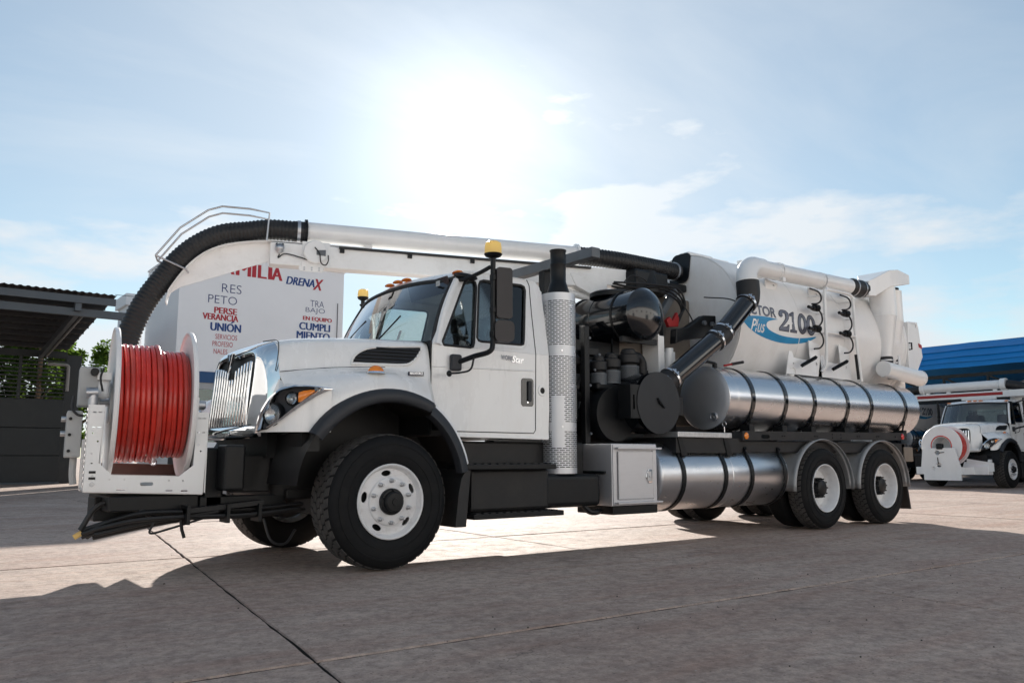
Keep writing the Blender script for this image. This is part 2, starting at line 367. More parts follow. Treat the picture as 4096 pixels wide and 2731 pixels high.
# ================================================================== SETTING
def concrete():
    m = bpy.data.materials.new('yard_concrete'); m.use_nodes = True; t = m.node_tree; b = t.nodes['Principled BSDF']; L = t.links.new
    def N(ty, **k):
        n = t.nodes.new(ty)
        for a, c in k.items(): setattr(n, a, c)
        return n
    def noise(sc, det=6, rough=.6, vec=None):
        n = N('ShaderNodeTexNoise'); n.inputs['Scale'].default_value = sc; n.inputs['Detail'].default_value = det; n.inputs['Roughness'].default_value = rough
        L(vec or c.outputs['Object'], n.inputs['Vector']); return n.outputs['Fac']
    def mrange(x, a, b_, lo, hi):
        n = N('ShaderNodeMapRange'); n.inputs[1].default_value = a; n.inputs[2].default_value = b_; n.inputs[3].default_value = lo; n.inputs[4].default_value = hi; L(x, n.inputs[0]); return n.outputs[0]
    def mix(f, a, bc, mode='MIX'):
        n = N('ShaderNodeMix', data_type='RGBA', blend_type=mode)
        for i, s in ((0, f), (6, a), (7, bc)):
            if hasattr(s, 'links'): L(s, n.inputs[i])
            elif i == 0: n.inputs[i].default_value = s
            else: n.inputs[i].default_value = (*s, 1)
        return n.outputs[2]
    c = N('ShaderNodeTexCoord')
    mp = N('ShaderNodeMapping'); mp.inputs['Rotation'].default_value = (0, 0, radians(-9)); mp.inputs['Scale'].default_value = (.35, 2.2, 1); L(c.outputs['Object'], mp.inputs[0])
    big = noise(.55, 8, .62); streak = noise(1.4, 8, .65, mp.outputs[0]); mid = noise(5, 8, .7); fine = noise(160, 3, .7); grit = noise(38, 6, .75)
    col = mix(mrange(big, .35, .65, 0, 1), (.375, .288, .243), (.495, .402, .345))
    col = mix(mrange(streak, .46, .7, 0, .75), col, (.36, .235, .185))
    col = mix(mrange(mid, .5, .72, 0, .6), col, (.24, .185, .16))
    col = mix(mrange(fine, .3, .7, 0, 1), col, mix(1.0, col, (1.3, 1.29, 1.28), 'MULTIPLY'))
    col = mix(mrange(grit, .56, .72, 0, .5), col, (.19, .165, .155))
    blot = noise(13, 10, .82)
    col = mix(1.0, col, mix(mrange(blot, .40, .60, 0, 1), (.74, .72, .71), (1.2, 1.18, 1.16)), 'MULTIPLY')
    oil = noise(.9, 7, .75)
    col = mix(mrange(oil, .58, .72, 0, .55), col, (.11, .085, .07))
    vo = N('ShaderNodeTexVoronoi'); vo.inputs['Scale'].default_value = 26; L(c.outputs['Object'], vo.inputs['Vector'])
    col = mix(mrange(vo.outputs['Distance'], .10, .17, .6, 0), col, (.07, .055, .05))
    vo2 = N('ShaderNodeTexVoronoi'); vo2.inputs['Scale'].default_value = 9; L(c.outputs['Object'], vo2.inputs['Vector'])
    col = mix(mrange(vo2.outputs['Distance'], .045, .07, .6, 0), col, (.55, .5, .45))
    # hairline cracks
    dv = N('ShaderNodeTexNoise'); dv.inputs['Scale'].default_value = 1.2; dv.inputs['Detail'].default_value = 5; L(c.outputs['Object'], dv.inputs['Vector'])
    ad = N('ShaderNodeVectorMath', operation='SCALE'); L(dv.outputs['Color'], ad.inputs[0]); ad.inputs['Scale'].default_value = 1.3
    ad2 = N('ShaderNodeVectorMath', operation='ADD'); L(ad.outputs[0], ad2.inputs[0]); L(c.outputs['Object'], ad2.inputs[1])
    ve = N('ShaderNodeTexVoronoi', feature='DISTANCE_TO_EDGE'); ve.inputs['Scale'].default_value = .17; L(ad2.outputs[0], ve.inputs['Vector'])
    col = mix(mrange(ve.outputs['Distance'], .0003, .001, .4, 0), col, (.08, .065, .06))
    L(col, b.inputs['Base Color'])
    L(mrange(mid, .3, .7, .68, .85), b.inputs['Roughness'])
    b.inputs['Specular IOR Level'].default_value = .22
    bp = N('ShaderNodeBump'); bp.inputs['Strength'].default_value = .35; bp.inputs['Distance'].default_value = .012; L(fine, bp.inputs['Height'])
    bp2 = N('ShaderNodeBump'); bp2.inputs['Strength'].default_value = .5; bp2.inputs['Distance'].default_value = .03; L(grit, bp2.inputs['Height']); L(bp.outputs[0], bp2.inputs['Normal'])
    L(bp2.outputs[0], b.inputs['Normal'])
    return m
CONC = concrete()
TILT = {0: .15, 1: .05, 2: -.08, -1: .06, 3: .02}
BASEX = {0: -1.33, 1: 2.27, 2: 5.8}
def xb(i, y): return BASEX.get(i, -1.5+3.85*i)+TILT.get(i, 0.)*max(-8, min(9, y))
def yb(j, x): return -2.42+4.25*j-.03*max(-8, min(14, x)) + (.06 if j == 1 else 0)
I0, I1, J0, J1 = -6, 11, -4, 9
HX0, HX1, HY0, HY1 = xb(I0, 0), xb(I1, 0), -2.42+4.25*J0, -2.42+4.25*J1
g = MB()
cor = [(xb(i, yb(j, 0)), yb(j, xb(i, 0))) for i, j in ((I0, J0), (I1, J0), (I1, J1), (I0, J1))]
def edge_pts(a, b, n): return [(a[0]+(b[0]-a[0])*k/n, a[1]+(b[1]-a[1])*k/n) for k in range(n)]
B = 900
outer = [(-B, -B), (B, -B), (B, B), (-B, B)]
def node(i, j):
    x = xb(i, 0); y = yb(j, x); x = xb(i, y); return (x, yb(j, x))
c4 = [node(I0, J0), node(I1, J0), node(I1, J1), node(I0, J1)]
g.add([(x, y, -.006) for x, y in outer+c4]+[(x, y, -.035) for x, y in c4],
      [(0,1,5,4),(1,2,6,5),(2,3,7,6),(3,0,4,7),(4,5,9,8),(5,6,10,9),(6,7,11,10),(7,4,8,11),(8,9,10,11)])
ground = g.build('ground', [CONC, JOINT], smooth=0, fix=False)
for p in ground.data.polygons:
    if p.index >= 4: p.material_index = 1
tag(ground, kind='structure')
rnd = random.Random(3)
def slab(i, j):
    q = [node(i, j), node(i+1, j), node(i+1, j+1), node(i, j+1)]
    cx = sum(p[0] for p in q)/4; cy = sum(p[1] for p in q)/4
    pts = []
    near = (cx**2+(cy+2)**2) < 60
    for k in range(4):
        a, b = q[k], q[(k+1) % 4]; n = 26 if near else 3
        for t in range(n):
            x = a[0]+(b[0]-a[0])*t/n; y = a[1]+(b[1]-a[1])*t/n
            d = .006+(rnd.random()**3)*.011 if near else .009
            sx = 1 if x < cx else -1; sy = 1 if y < cy else -1
            if k in (0, 2): y += sy*(d+.007); x += sx*.008*(t == 0)
            else: x += sx*d; y += sy*.008*(t == 0)
            pts.append((x, y))
    n = len(pts); dz = rnd.uniform(-.004, .001)
    ch = .006
    top = [(x+(cx-x)*ch/2, y+(cy-y)*ch/2, dz) for x, y in pts]; mid = [(x, y, dz-.008) for x, y in pts]; bot = [(x, y, -.034) for x, y in pts]
    fs = [tuple(range(n))]
    for lv in (0, n):
        for k in range(n): a, b = k, (k+1) % n; fs.append((lv+b, lv+a, lv+a+n, lv+b+n))
    so_ = MB().add(top+mid+bot, fs).build('slab', [CONC, JOINT], ground, smooth=0, fix=False)
    so_.data.polygons.foreach_set('material_index', [0]*(n+1)+[1]*n)
for i in range(I0, I1):
    for j in range(J0, J1): slab(i, j)
# loose grit on the concrete
peb = MB()
for k in range(170):
    x = rnd.uniform(-3.4, 9); y = rnd.uniform(-4.6, 2.5)
    if rnd.random() < .6: x = rnd.gauss(2.5, 2.2); y = rnd.gauss(-2.6, .9)
    r = rnd.uniform(.002, .006)*(1.6 if rnd.random() < .07 else 1)
    peb.ball((x, y, r*.4), r, 6, (1, rnd.uniform(.6, 1), .7))
tag(peb.build('grit', PEB, smooth=60, fix=False), 'scattered small stones and grit on the concrete yard', 'grit', kind='stuff')

# ------------------------------------------------------------------ white building with the painted slogan
bld = thing('office_building', 'white two-storey building with red and blue slogan lettering and a blue band', 'building', (6.3, 22, 0))
BY = 20.0; BX0, BX1, BZ = 3.56, 9.09, 7.3
wm = MB().box(BX0, BX1, BY, 24.0, 3.54, BZ)
wm.build('wall', WALLW, bld, smooth=0, bevel=.02)
MB().box(BX0-.03, BX1+.03, BY-.04, 24.02, BZ, BZ+.06).build('parapet_cap', WALLW, bld, smooth=0, bevel=.01)
MB().box(BX0-.015, BX1+.015, BY-.025, 24.01, 3.2, 3.54).build('blue_band', STRIPE, bld, smooth=0)
MB().box(BX0, BX1, BY, 24, 0, 1.36).build('base_wall', WALLW, bld, smooth=0)
MB().box(BX0, BX1, BY+.02, 24, 3.0, 3.2).build('lintel', GREYP, bld, smooth=0)
for x in (BX0, 5.35, 7.2, BX1-.1):
    MB().box(x, x+.1, BY, BY+.12, 1.36, 3.0).build('mullion', GREYP, bld, smooth=0)
for a, b in ((BX0+.1, 5.35), (5.45, 7.2), (7.3, BX1-.1)):
    MB().box(a, b, BY+.05, BY+.062, 1.36, 3.0).build('pane', GLASSB, bld, smooth=0)
MB().box(BX0, BX1, 23.8, 24, 1.36, 3.2).box(BX0, BX0+.1, BY+.12, 23.8, 1.36, 3.0).box(BX1-.1, BX1, BY+.12, 23.8, 1.36, 3.0).box(BX0+.1, BX1-.1, BY+.1, 23.8, 2.96, 2.99).build('room_wall', BEIGE, bld, smooth=0)
MB().box(4.2, 5.0, 21.0, 21.6, 1.37, 1.9).box(5.6, 6.6, 21.2, 21.8, 1.37, 2.1).build('desk', GREYP, bld, smooth=0)
MB().cyl((8.86, BY-.03, 3.6), (8.86, BY-.03, 6.2), .012, n=6).build('conduit', BSAT, bld)
MB().cyl((8.0, 20.6, BZ+.06), (8.0, 20.6, BZ+.3), .01, n=5).cyl((8.55, 20.6, BZ+.06), (8.55, 20.6, BZ+.24), .01, n=5).build('antenna', BSAT, bld)
def wf(u, v): return (u, BY-.006, v)
for nm, s, box, m, bo in (
    *[('FAMILIA', c_, (a_, b_, 6.735, 7.17), DKRED, .035) for c_, a_, b_ in (('F', 4.5, 4.78), ('A', 4.8, 5.22), ('M', 5.3, 5.75), ('I', 5.83, 5.92), ('L', 6.02, 6.28), ('I', 6.37, 6.46), ('A', 6.48, 6.82))],
    ('RES', 'RES', (4.86, 5.49, 6.12, 6.4), NAVY, -.012), ('PETO', 'PETO', (4.45, 5.36, 5.74, 6.0), NAVY, -.012),
    ('PERSE', 'PERSE', (4.66, 5.37, 5.42, 5.62), DKRED, .03), ('VERANCIA', 'VERANCIA', (4.31, 5.42, 5.2, 5.4), DKRED, .03),
    ('UNION', 'UNION', (4.57, 5.52, 4.86, 5.12), BLUEL, .028),
    ('SERVICIOS', 'SERVICIOS', (4.73, 5.42, 4.6, 4.76), DKRED, 0), ('PROFESIO', 'PROFESIO', (4.65, 5.29, 4.37, 4.53), DKRED, 0), ('NALES', 'NALES', (4.70, 5.13, 4.13, 4.29), DKRED, 0),
    ('TRA', 'TRA', (7.86, 8.36, 5.99, 6.21), NAVY, -.012), ('BAJO', 'BAJO', (7.7, 8.4, 5.74, 5.95), NAVY, -.012),
    ('EQUIPO', 'EN EQUIPO', (7.62, 8.66, 5.48, 5.64), DKRED, .03),
    ('CUMPLI', 'CUMPLI', (7.5, 8.6, 5.17, 5.42), BLUEL, .028), ('MIENTO', 'MIENTO', (7.42, 8.6, 4.86, 5.11), BLUEL, .028)):
    lettering('lettering', s, box, wf, m, bld, min(bo, 0), heavy=.11 if bo > .02 else 0)
lettering('lettering', 'DRENA', (6.98, 7.98, 6.66, 6.93), wf, BLUEL, bld, 0, .25, heavy=.1)
lettering('lettering', 'X', (7.94, 8.3, 6.58, 6.97), wf, DKRED, bld, 0, .3, heavy=.08)

MB().plate([(5.18, 5.14), (5.24, 5.14), (5.33, 5.21), (5.25, 5.21)], lambda u, v, w_: (u, BY-.006, v), 0, .002).build('lettering', BLUEL, bld, smooth=0)
# low wing beside it
wing = thing('low_wing', 'low white annex with flat roof between open shed and slogan building', 'building', (3.2, 24.8, 0))
MB().box(3.0, 3.5, 24.1, 25.6, 0, 6.1).build('wall', WALLW, wing, smooth=0)
MB().box(2.9, 3.55, 24.03, 25.7, 6.1, 6.5).build('roof_edge', WALLW, wing, smooth=0, bevel=.01)

# ------------------------------------------------------------------ open shed on the left
shed = thing('open_shed', 'dark open shed with corrugated roof, slatted wall and panelled gate', 'shed', (-6, 23, 0))
EY, WY = 19.6, 26.55; SX0, SX1 = -16.0, 1.72
def rz(y): return 5.5-(y-EY)*.105
n = 360; rows = []
for y in (EY-.12, EY+2, EY+4.5, WY+.6):
    rows.append([(SX0+(SX1-SX0)*k/n, y, rz(y)+.018*sin(2*pi*(SX0+(SX1-SX0)*k/n)/.19)+.03) for k in range(n+1)])
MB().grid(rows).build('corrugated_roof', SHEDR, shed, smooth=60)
MB().box(SX0, SX1, EY, EY+.07, 5.24, 5.45).build('fascia_beam', SHEDG, shed, smooth=0, bevel=.006)
MB().box(SX0, 2.05, EY+.25, EY+.4, 4.9, 5.12).build('eave_beam', SHEDG, shed, smooth=0, bevel=.006)
for x in (.68, -3.4, -7.5, -11.6):
    MB().box(x, x+.16, EY+.05, EY+.28, 5.02, 5.3).build('beam_bracket', SHEDG, shed, smooth=0)
    MB().beam((x+.1, EY+.4, 5.0), (x+.1, WY, 4.4), .12, .2).build('rafter', SHEDG, shed, smooth=0)
    MB().cyl((x+.28, EY+.4, 4.96), (x+.28, WY-.1, 4.4), .035, n=8).build('conduit', PVC, shed)
for k in range(8):
    y = EY+.9+k*.8
    MB().box(SX0, SX1-.1, y, y+.07, rz(y)-.16, rz(y)-.01).build('purlin', SHEDR, shed, smooth=0)
MB().box(1.62, 2.1, WY, WY+.35, 0, 4.5).build('column', GATE, shed, smooth=0)
MB().box(-2.6, -2.4, EY+.25, EY+.45, 0, 4.9).build('column', GATE, shed, smooth=0)
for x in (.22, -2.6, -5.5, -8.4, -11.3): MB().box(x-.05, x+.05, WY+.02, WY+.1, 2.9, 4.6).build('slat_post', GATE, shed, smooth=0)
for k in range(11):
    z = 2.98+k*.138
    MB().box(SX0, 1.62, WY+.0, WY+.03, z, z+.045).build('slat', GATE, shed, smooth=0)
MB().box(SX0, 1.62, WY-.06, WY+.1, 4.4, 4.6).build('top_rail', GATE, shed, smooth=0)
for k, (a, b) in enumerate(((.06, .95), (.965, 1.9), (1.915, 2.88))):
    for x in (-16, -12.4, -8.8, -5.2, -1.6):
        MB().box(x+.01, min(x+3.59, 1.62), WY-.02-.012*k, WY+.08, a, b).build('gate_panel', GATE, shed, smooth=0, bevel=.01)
MB().box(SX0, 1.62, WY+.09, WY+.11, 0, 2.92).build('gate_light_stop', GATE, shed, smooth=0)  # added sheet, stops light showing through the gaps between panels
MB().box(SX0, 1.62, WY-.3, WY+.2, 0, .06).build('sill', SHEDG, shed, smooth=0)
pv = MB().tube(spline([(1.0, WY-.2, 4.12), (1.35, WY-.2, 4.12), (1.62, WY-.2, 4.1), (1.66, WY-.2, 3.9), (1.66, WY-.2, 3.2)], 5), .055, 8)
pv.build('drain_pipe', PVC, shed)
wire = MB().tube([(1.7, 19.7, 5.6), (2.4, 20.0, 5.66), (3.3, 20.2, 5.95)], .008, 5)
tag(wire.build('overhead_cable', BSAT), 'thin black cable from shed roof corner to slogan building', 'cable')

# ------------------------------------------------------------------ trees behind the slatted wall
def tree(name, label, x, y, h, r, seed, nl=11000):
    R = random.Random(seed)
    t = thing(name, label, 'tree', (x, y, 0), 'trees behind the slatted wall')
    tr = MB().tube(spline([(x, y, 0), (x+.08, y, h*.25), (x-.05, y+.05, h*.5), (x+.05, y, h*.8)], 4), [.17-.012*i for i in range(13)], 8)
    tips = []
    for k in range(9):
        a = R.uniform(0, 2*pi); z0 = h*R.uniform(.28, .6); l = r*R.uniform(.6, .95); z1 = z0+l*R.uniform(.3, .9)
        p = [(x, y, z0), (x+cos(a)*l*.5, y+sin(a)*l*.5, z0+(z1-z0)*.6), (x+cos(a)*l, y+sin(a)*l, z1)]
        tr.tube(p, [.06, .04, .015], 5); tips.append(V(p[2])); tips.append(V(p[1]))
    tr.build('trunk', BARK, t)
    cl = []
    for k in range(46):
        a = R.uniform(0, 2*pi); q = sqrt(R.random())*r; z = h*(.22+.75*R.random()); q *= (1-.55*abs((z/h-.55)/.45)**2)
        cl.append((V((x+cos(a)*q, y+sin(a)*q, z)), R.uniform(.3, .62)))
    lm = MB()
    for k in range(nl):
        c, cr = R.choice(cl)
        d = V((R.gauss(0, 1), R.gauss(0, 1), R.gauss(0, 1))).normalized()*cr*R.random()**.4
        p = c+d; s = R.uniform(.07, .14)
        a = V((R.gauss(0, 1), R.gauss(0, 1), R.gauss(0, .6))).normalized(); b = a.cross(V((R.gauss(0, 1), R.gauss(0, 1), R.gauss(0, 1)))).normalized()
        lm.add([p-a*s, p+b*s*.45, p+a*s, p-b*s*.45], [(0, 1, 2, 3)])
    lm.build('crown', LEAF, t, smooth=0, fix=False)
for k, (x, y, h, r, lb) in enumerate(((-1.6, 31.5, 6.3, 2.1, 'broad leafy tree seen through slats at the photo left edge'), (1.35, 30.6, 6.0, 1.7, 'leafy tree with upright trunk seen through the slats near the dark column'),
                                      (3.2, 34.0, 6.2, 1.9, 'leafy tree peeping out between dark column and reel'), (-5.2, 32.5, 6.6, 2.3, 'leafy tree behind the gate panels further left'), (0.0, 34.5, 6.8, 2.4, 'tall leafy tree standing behind the pole and the nearer trees'), (-3.2, 35.5, 6.9, 2.5, 'tall leafy tree of the rear row at the far left'))):
    tree('tree', lb, x, y, h, r, 20+k)
MB().cyl((1.12, 29, 0), (1.12, 29, 5.4), .1, .08, 10).build('utility_pole', BARK)
tag(bpy.data.objects['utility_pole'], 'brown wooden pole behind the slatted wall', 'pole')

# ------------------------------------------------------------------ blue roofed shed on the right
bs = thing('blue_roof_shed', 'long open shed with bright blue sheet roof and dark trusses', 'shed', (35, -2, 0))
RX = 26.6; RY0, RY1 = -26.0, 22.0
prof = [(0, 4.03), (.03, 4.22), (.12, 4.42), (.3, 4.68), (.6, 4.95)]
for k in range(4):
    (a, za), (b, zb_) = prof[k], prof[k+1]
    for y0 in range(int(RY0), int(RY1), 6):
        y1 = min(y0+6, RY1)
        rw = []
        for t in range(5):
            s = t/4; zz_ = za+(zb_-za)*s; xx = RX+a+(b-a)*s-.05*(1-s)**2*(k < 4)
            rw.append([(xx, y0+(y1-y0)*q/8-.002*0, zz_+.012*sin(q*1.9+k+y0)*(k < 4)) for q in range(9)])
        MB().grid(rw).build('roof_sheet', ROOFB, bs, smooth=180)
MB().grid([[(RX+.6, RY0, 4.95), (RX+.6, RY1, 4.95)], [(RX+3, RY0, 5.25), (RX+3, RY1, 5.25)], [(RX+18, RY0, 4.6), (RX+18, RY1, 4.6)]]).build('roof_back', ROOFB, bs, smooth=0)
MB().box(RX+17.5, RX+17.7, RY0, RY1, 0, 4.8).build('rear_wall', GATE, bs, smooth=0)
for x in (RX+.5, RX+8):
    for (z, h) in ((3.85, .12), (2.95, .12)): MB().box(x, x+.1, RY0, RY1, z-h, z).build('chord', GATE, bs, smooth=0)
    y = RY1-.5; k = 0
    while y > -14:
        MB().box(x+.02, x+.08, y-.04, y+.04, 2.95, 3.76).build('truss_post', GATE, bs, smooth=0)
        MB().beam((x+.05, y, 3.74), (x+.05, y-1.5, 2.98), .05, .07).build('truss_diagonal', GATE, bs, smooth=0)
        y -= 1.5
for y in (19.2, 10.2, 1.5, -7, -15): MB().box(RX+.45, RX+.65, y, y+.2, 0, 3.0).build('column', GATE, bs, smooth=0)

# long pale warehouse behind the viewer, mirrored in the chrome and the tanks
wh = thing('pale_warehouse', 'pale sunlit warehouse standing across the yard behind the viewer', 'building', (5, -25, 0))
MB().box(-40, 46, -30, -20, 0, 10.0).build('wall', mat('warehouse_wall', (.74, .735, .72), .8, var=.08, vs=.4, dirt=.15, ds=.5), wh, smooth=0)
MB().box(-41, 47, -30.5, -19.4, 10.0, 10.5).build('roof', SHEDG, wh, smooth=0)
for k in range(12):
    x = -37+k*6.9
    MB().box(x, x+2.2, -20.02, -19.97, 5.4, 6.6).build('window', GATE, wh, smooth=0)
    if k % 3 == 1: MB().box(x-.5, x+3.4, -20.02, -19.96, 0, 3.8).build('door', SHEDG, wh, smooth=0)
# ================================================================== THE VACUUM TRUCK
CY = 1.22                                    # centre line
trk = thing('vacuum_truck', 'large white vacuum sewer truck with red hose reel in front and polished tanks', 'truck', (3.5, CY, 0))
def mir(y): return 2*CY-y

# ---------------- wheels
def tyre_mesh(R, wd):
    # profile along axle: t=0 outer face, t=wd inner face
    h = wd/2
    half = [(.03, .292), (.012, .31), (.0, .36), (-.006+.0, R*.78), (.004, R*.88), (.022, R*.945), (.05, R*.978), (.075, R*.985), (h, R*.99)]
    prof = half+[(wd-t, r) for t, r in reversed(half[:-1])]
    return prof
def wheel(xc, y0, sgn, R, wd, front, zc, nm='wheel', inner=False, detail=True):
    """y0: outer face, sgn=+1 when the inside is towards +Y"""
    ax = V((0, sgn, 0)); o = V((xc, y0, zc)); w = MB()
    if front:
        w.lathe(o, ax, [(.035, .275), (.004, .286), (.0, .296), (.006, .304), (.02, .302), (.03, .292), (.09, .28), (wd-.1, .278), (wd-.03, .295)], 48, cap=False)
        w.lathe(o, ax, [(.035, .275), (.05, .263)], 48, cap=False)
        ring = [(.263*cos(2*pi*k/60), .263*sin(2*pi*k/60)) for k in range(60)]
        holes = [[(.196*cos(2*pi*k/40), .196*sin(2*pi*k/40)) for k in range(40)]]
        for q in range(5):
            a = radians(98+72*q); c = (.229*cos(a), .229*sin(a)); ta = (-sin(a), cos(a)); ra = (cos(a), sin(a))
            holes.append([(c[0]+ta[0]*.044*cos(2*pi*k/18)+ra[0]*.023*sin(2*pi*k/18), c[1]+ta[1]*.044*cos(2*pi*k/18)+ra[1]*.023*sin(2*pi*k/18)) for k in range(18)])
        def f3(u, v, s_): r = sqrt(u*u+v*v); return (xc+u, y0+sgn*(.05-(.263-r)*.25+s_), zc+v)
        w.plate(ring, f3, 0, .012, holes)
        w.lathe(o, ax, [(.033, .196), (.018, .188), (.014, .178), (.014, .1)], 40, cap=False)
    else:
        w.lathe(o, ax, [(.03, .292), (.005, .303), (.0, .297), (.004, .288), (.03, .276), (.06, .27), (.085, .262), (.11, .262), (.135, .25), (.155, .235), (.16, .21), (.163, .1)], 48, cap=False)
    rim = w.build(nm, RIMW, trk, smooth=30)
    ty = MB().lathe(o, ax, tyre_mesh(R, wd), 72, cap=False)
    for rr, tt in ((R*.845, -.001), (R*.70, -.0025)):
        ty.lathe(o, ax, [(tt+.004, rr-.006), (tt-.004, rr-.004), (tt-.004, rr+.004), (tt+.004, rr+.006)], 72, cap=False)
    ty.build('tyre', TYRE, rim, smooth=50)
    if detail:
        tb = MB(); cols = 5 if front else 4; nb = 40 if front else 46
        for c in range(cols):
            for k in range(nb):
                a = 2*pi*(k+(.5 if c % 2 else 0))/nb; da = 2*pi/nb*.43; t0 = .042+(wd-.084)*c/cols; t1 = t0+(wd-.084)/cols
                sk = .12*da*(1 if c < cols/2 else -1)*2
                pts = []
                tm = (t0+t1)/2; hw = (t1-t0)*.46
                shp = ((-1, -.45), (-.5, -1), (.5, -1), (1, -.45), (1, .45), (.5, 1), (-.5, 1), (-1, .45)) if 0 < c < cols-1 else ((-1, -.9), (1, -.9), (1, .9), (-1, .9))
                for (pt, pa) in shp:
                    t = tm+hw*pt*1.06; b = a+da*pa+sk*pt
                    dr = .0
                    if t < .06 or t > wd-.06: dr = .006+.1*(.06-t if t < .06 else t-(wd-.06))
                    pts.append((t, b, R*.985-.004, R-dr))
                m_ = len(pts); vs = []
                for lev in (2, 3):
                    for p_ in pts: vs.append((xc+p_[lev]*cos(p_[1]), y0+sgn*p_[0], zc+p_[lev]*sin(p_[1])))
                tb.add(vs, [tuple(range(m_, 2*m_))]+[(i, (i+1) % m_, (i+1) % m_+m_, i+m_) for i in range(m_)])
        tag(tb.build('tread', TREADR, rim, smooth=0, fix=True), kind='stuff')
    if not inner:
        if front:
            for k in range(10):
                a = radians(18+36*k); p = V((xc+.1675*cos(a), y0, zc+.1675*sin(a)))
                MB().lathe(p, ax, [(.014, .02), (.004, .02), (.002, .0155), (-.022, .0155), (-.024, .011), (-.045, .01), (-.045, 0)], 6).build('lug_nut', ALUD, rim, smooth=30)
            hb = MB().lathe(o, ax, [(.03, .108), (-.012, .106), (-.02, .098), (-.022, .085), (-.055, .078), (-.062, .07), (-.064, .03), (-.07, .028), (-.07, 0)], 32)
            for k in range(5): a = radians(90+72*k); hb.ball((xc+.09*cos(a), y0-.024*sgn, zc+.09*sin(a)), .011, 8)
            hb.build('hub', BSAT, rim)
            MB().cyl((xc, y0+sgn*.12, zc), (xc, y0+sgn*.3, zc), .25, n=32).build('brake_drum', FRAME, rim)
        else:
            hb = MB().lathe(o, ax, [(.163, .125), (.12, .12), (.115, .105), (.06, .1), (.05, .085), (.05, 0)], 32)
            hb.build('hub', BSAT, rim)
            for k in range(10):
                a = radians(36*k); p = V((xc+.115*cos(a), y0, zc+.115*sin(a)))
                MB().lathe(p, ax, [(.165, .018), (.09, .017), (.085, .009), (.055, .009), (.055, 0)], 8).build('stud', BSAT, rim)
        
    return rim
RF, RR = .548, .515
wheel(0, 0, 1, RF, .40, True, RF); wheel(0, 2.44, -1, RF, .40, True, RF)
for xw in (6.27, 7.74):
    for y0, s in ((0, 1), (2.44, -1)):
        wheel(xw, y0, s, RR, .27, False, RR)
        wheel(xw, y0+s*.33, s, RR, .27, False, RR, inner=True, detail=(s < 0))

# ---------------- chassis
for y in (.80, 1.56):
    MB().box(-1.05, 8.9, y, y+.08, .62, .92).build('frame_rail', FRAME, trk, smooth=0, bevel=.01)
for x in (-.8, 1.6, 3.2, 4.9, 7.0, 8.8): MB().box(x, x+.12, .88, 1.56, .66, .88).build('crossmember', FRAME, trk, smooth=0, bevel=.01)
MB().cyl((0, .4, .5), (0, 2.04, .5), .07, n=12).box(-.12, .12, .75, 1.7, .38, .58).build('front_axle', FRAME, trk, bevel=.01)
for x in (6.27, 7.74):
    MB().cyl((x, .6, RR), (x, 1.84, RR), .1, n=14).ball((x, CY, RR), .23, 14).build('rear_axle', FRAME, trk)
for y in (.66, 1.66): MB().box(6.05, 7.95, y, y+.12, .62, .74).build('leaf_spring', FRAME, trk, bevel=.01)
for y in (.66, 1.7): MB().box(-.62, .75, y, y+.08, .56, .64).build('leaf_spring', FRAME, trk, bevel=.01)
MB().cyl((2.2, CY, .72), (5.9, CY, .6), .06, n=10).build('drive_shaft', FRAME, trk)
MB().box(-.72, .95, .72, 1.72, .55, 1.6).box(.9, 2.1, .9, 1.5, .5, 1.0).build('engine', FRAME, trk, bevel=.04)
MB().box(-.7, -.55, .2, 2.24, .95, 1.09).build('inner_splash_panel', FRAME, trk)
MB().lathe((0, .06, .62), (0, 1, 0), [(0, .79), (.62, .79)], 24, cap=False, a0=radians(-175), a1=radians(-5)).build('wheel_well', FRAME, trk)
MB().lathe((0, 1.76, .62), (0, 1, 0), [(0, .79), (.62, .79)], 24, cap=False, a0=radians(-175), a1=radians(-5)).build('wheel_well', FRAME, trk)

# ---------------- hood and fenders
ST = [  # x, centre z, shoulder (w,z), crease z, shelf, crown, outer, bottom
 (-.80, 1.885, .70, 1.825, 1.59, (.82, 1.52), (.92, 1.44), (.97, 1.28), (.97, 1.10)),
 (-.65, 1.92, .74, 1.855, 1.61, (.92, 1.54), (1.06, 1.47), (1.14, 1.31), (1.14, 1.10)),
 (-.45, 1.95, .80, 1.875, 1.635, (.98, 1.585), (1.12, 1.53), (1.185, 1.43), (1.19, 1.33)),
 (-.2, 1.975, .86, 1.885, 1.655, (1.01, 1.625), (1.12, 1.59), (1.19, 1.52), (1.2, 1.43)),
 (.05, 1.985, .91, 1.895, 1.665, (1.03, 1.64), (1.12, 1.605), (1.19, 1.53), (1.2, 1.455)),
 (.27, 1.99, .955, 1.90, 1.665, (1.05, 1.615), (1.11, 1.565), (1.17, 1.48), (1.19, 1.39)),
 (.455, 1.99, .99, 1.905, 1.66, (1.05, 1.56), (1.09, 1.48), (1.13, 1.38), (1.15, 1.29))]
def hood_row(s):
    x, zc, ws, zs, zr, f1, f2, f3_, f4 = s
    half = [(0, zc), (ws*.45, zc-.006), (ws-.13, zs+.04), (ws-.02, zs+.008), (ws+.012, zs-.04), (ws+.035, (zs+zr)/2), (ws+.05, zr+.02), (ws+.062, zr-.008), f1, f2, f3_, (f4[0], f4[1]+.02), f4]
    return [(x, CY+w_, z) for w_, z in reversed(half)]+[(x, CY-w_, z) for w_, z in half[1:]]
ST2 = [ST[0], tuple([ST[0][0]+.012]+list(ST[0][1:]))]+ST[1:]
hood = MB().grid([hood_row(s) for s in ST2]).build('hood', CABW, trk, smooth=180, subsurf=2, fix=False)
sm = hood.modifiers.new('shell', 'SOLIDIFY'); sm.thickness = .012; sm.offset = -1
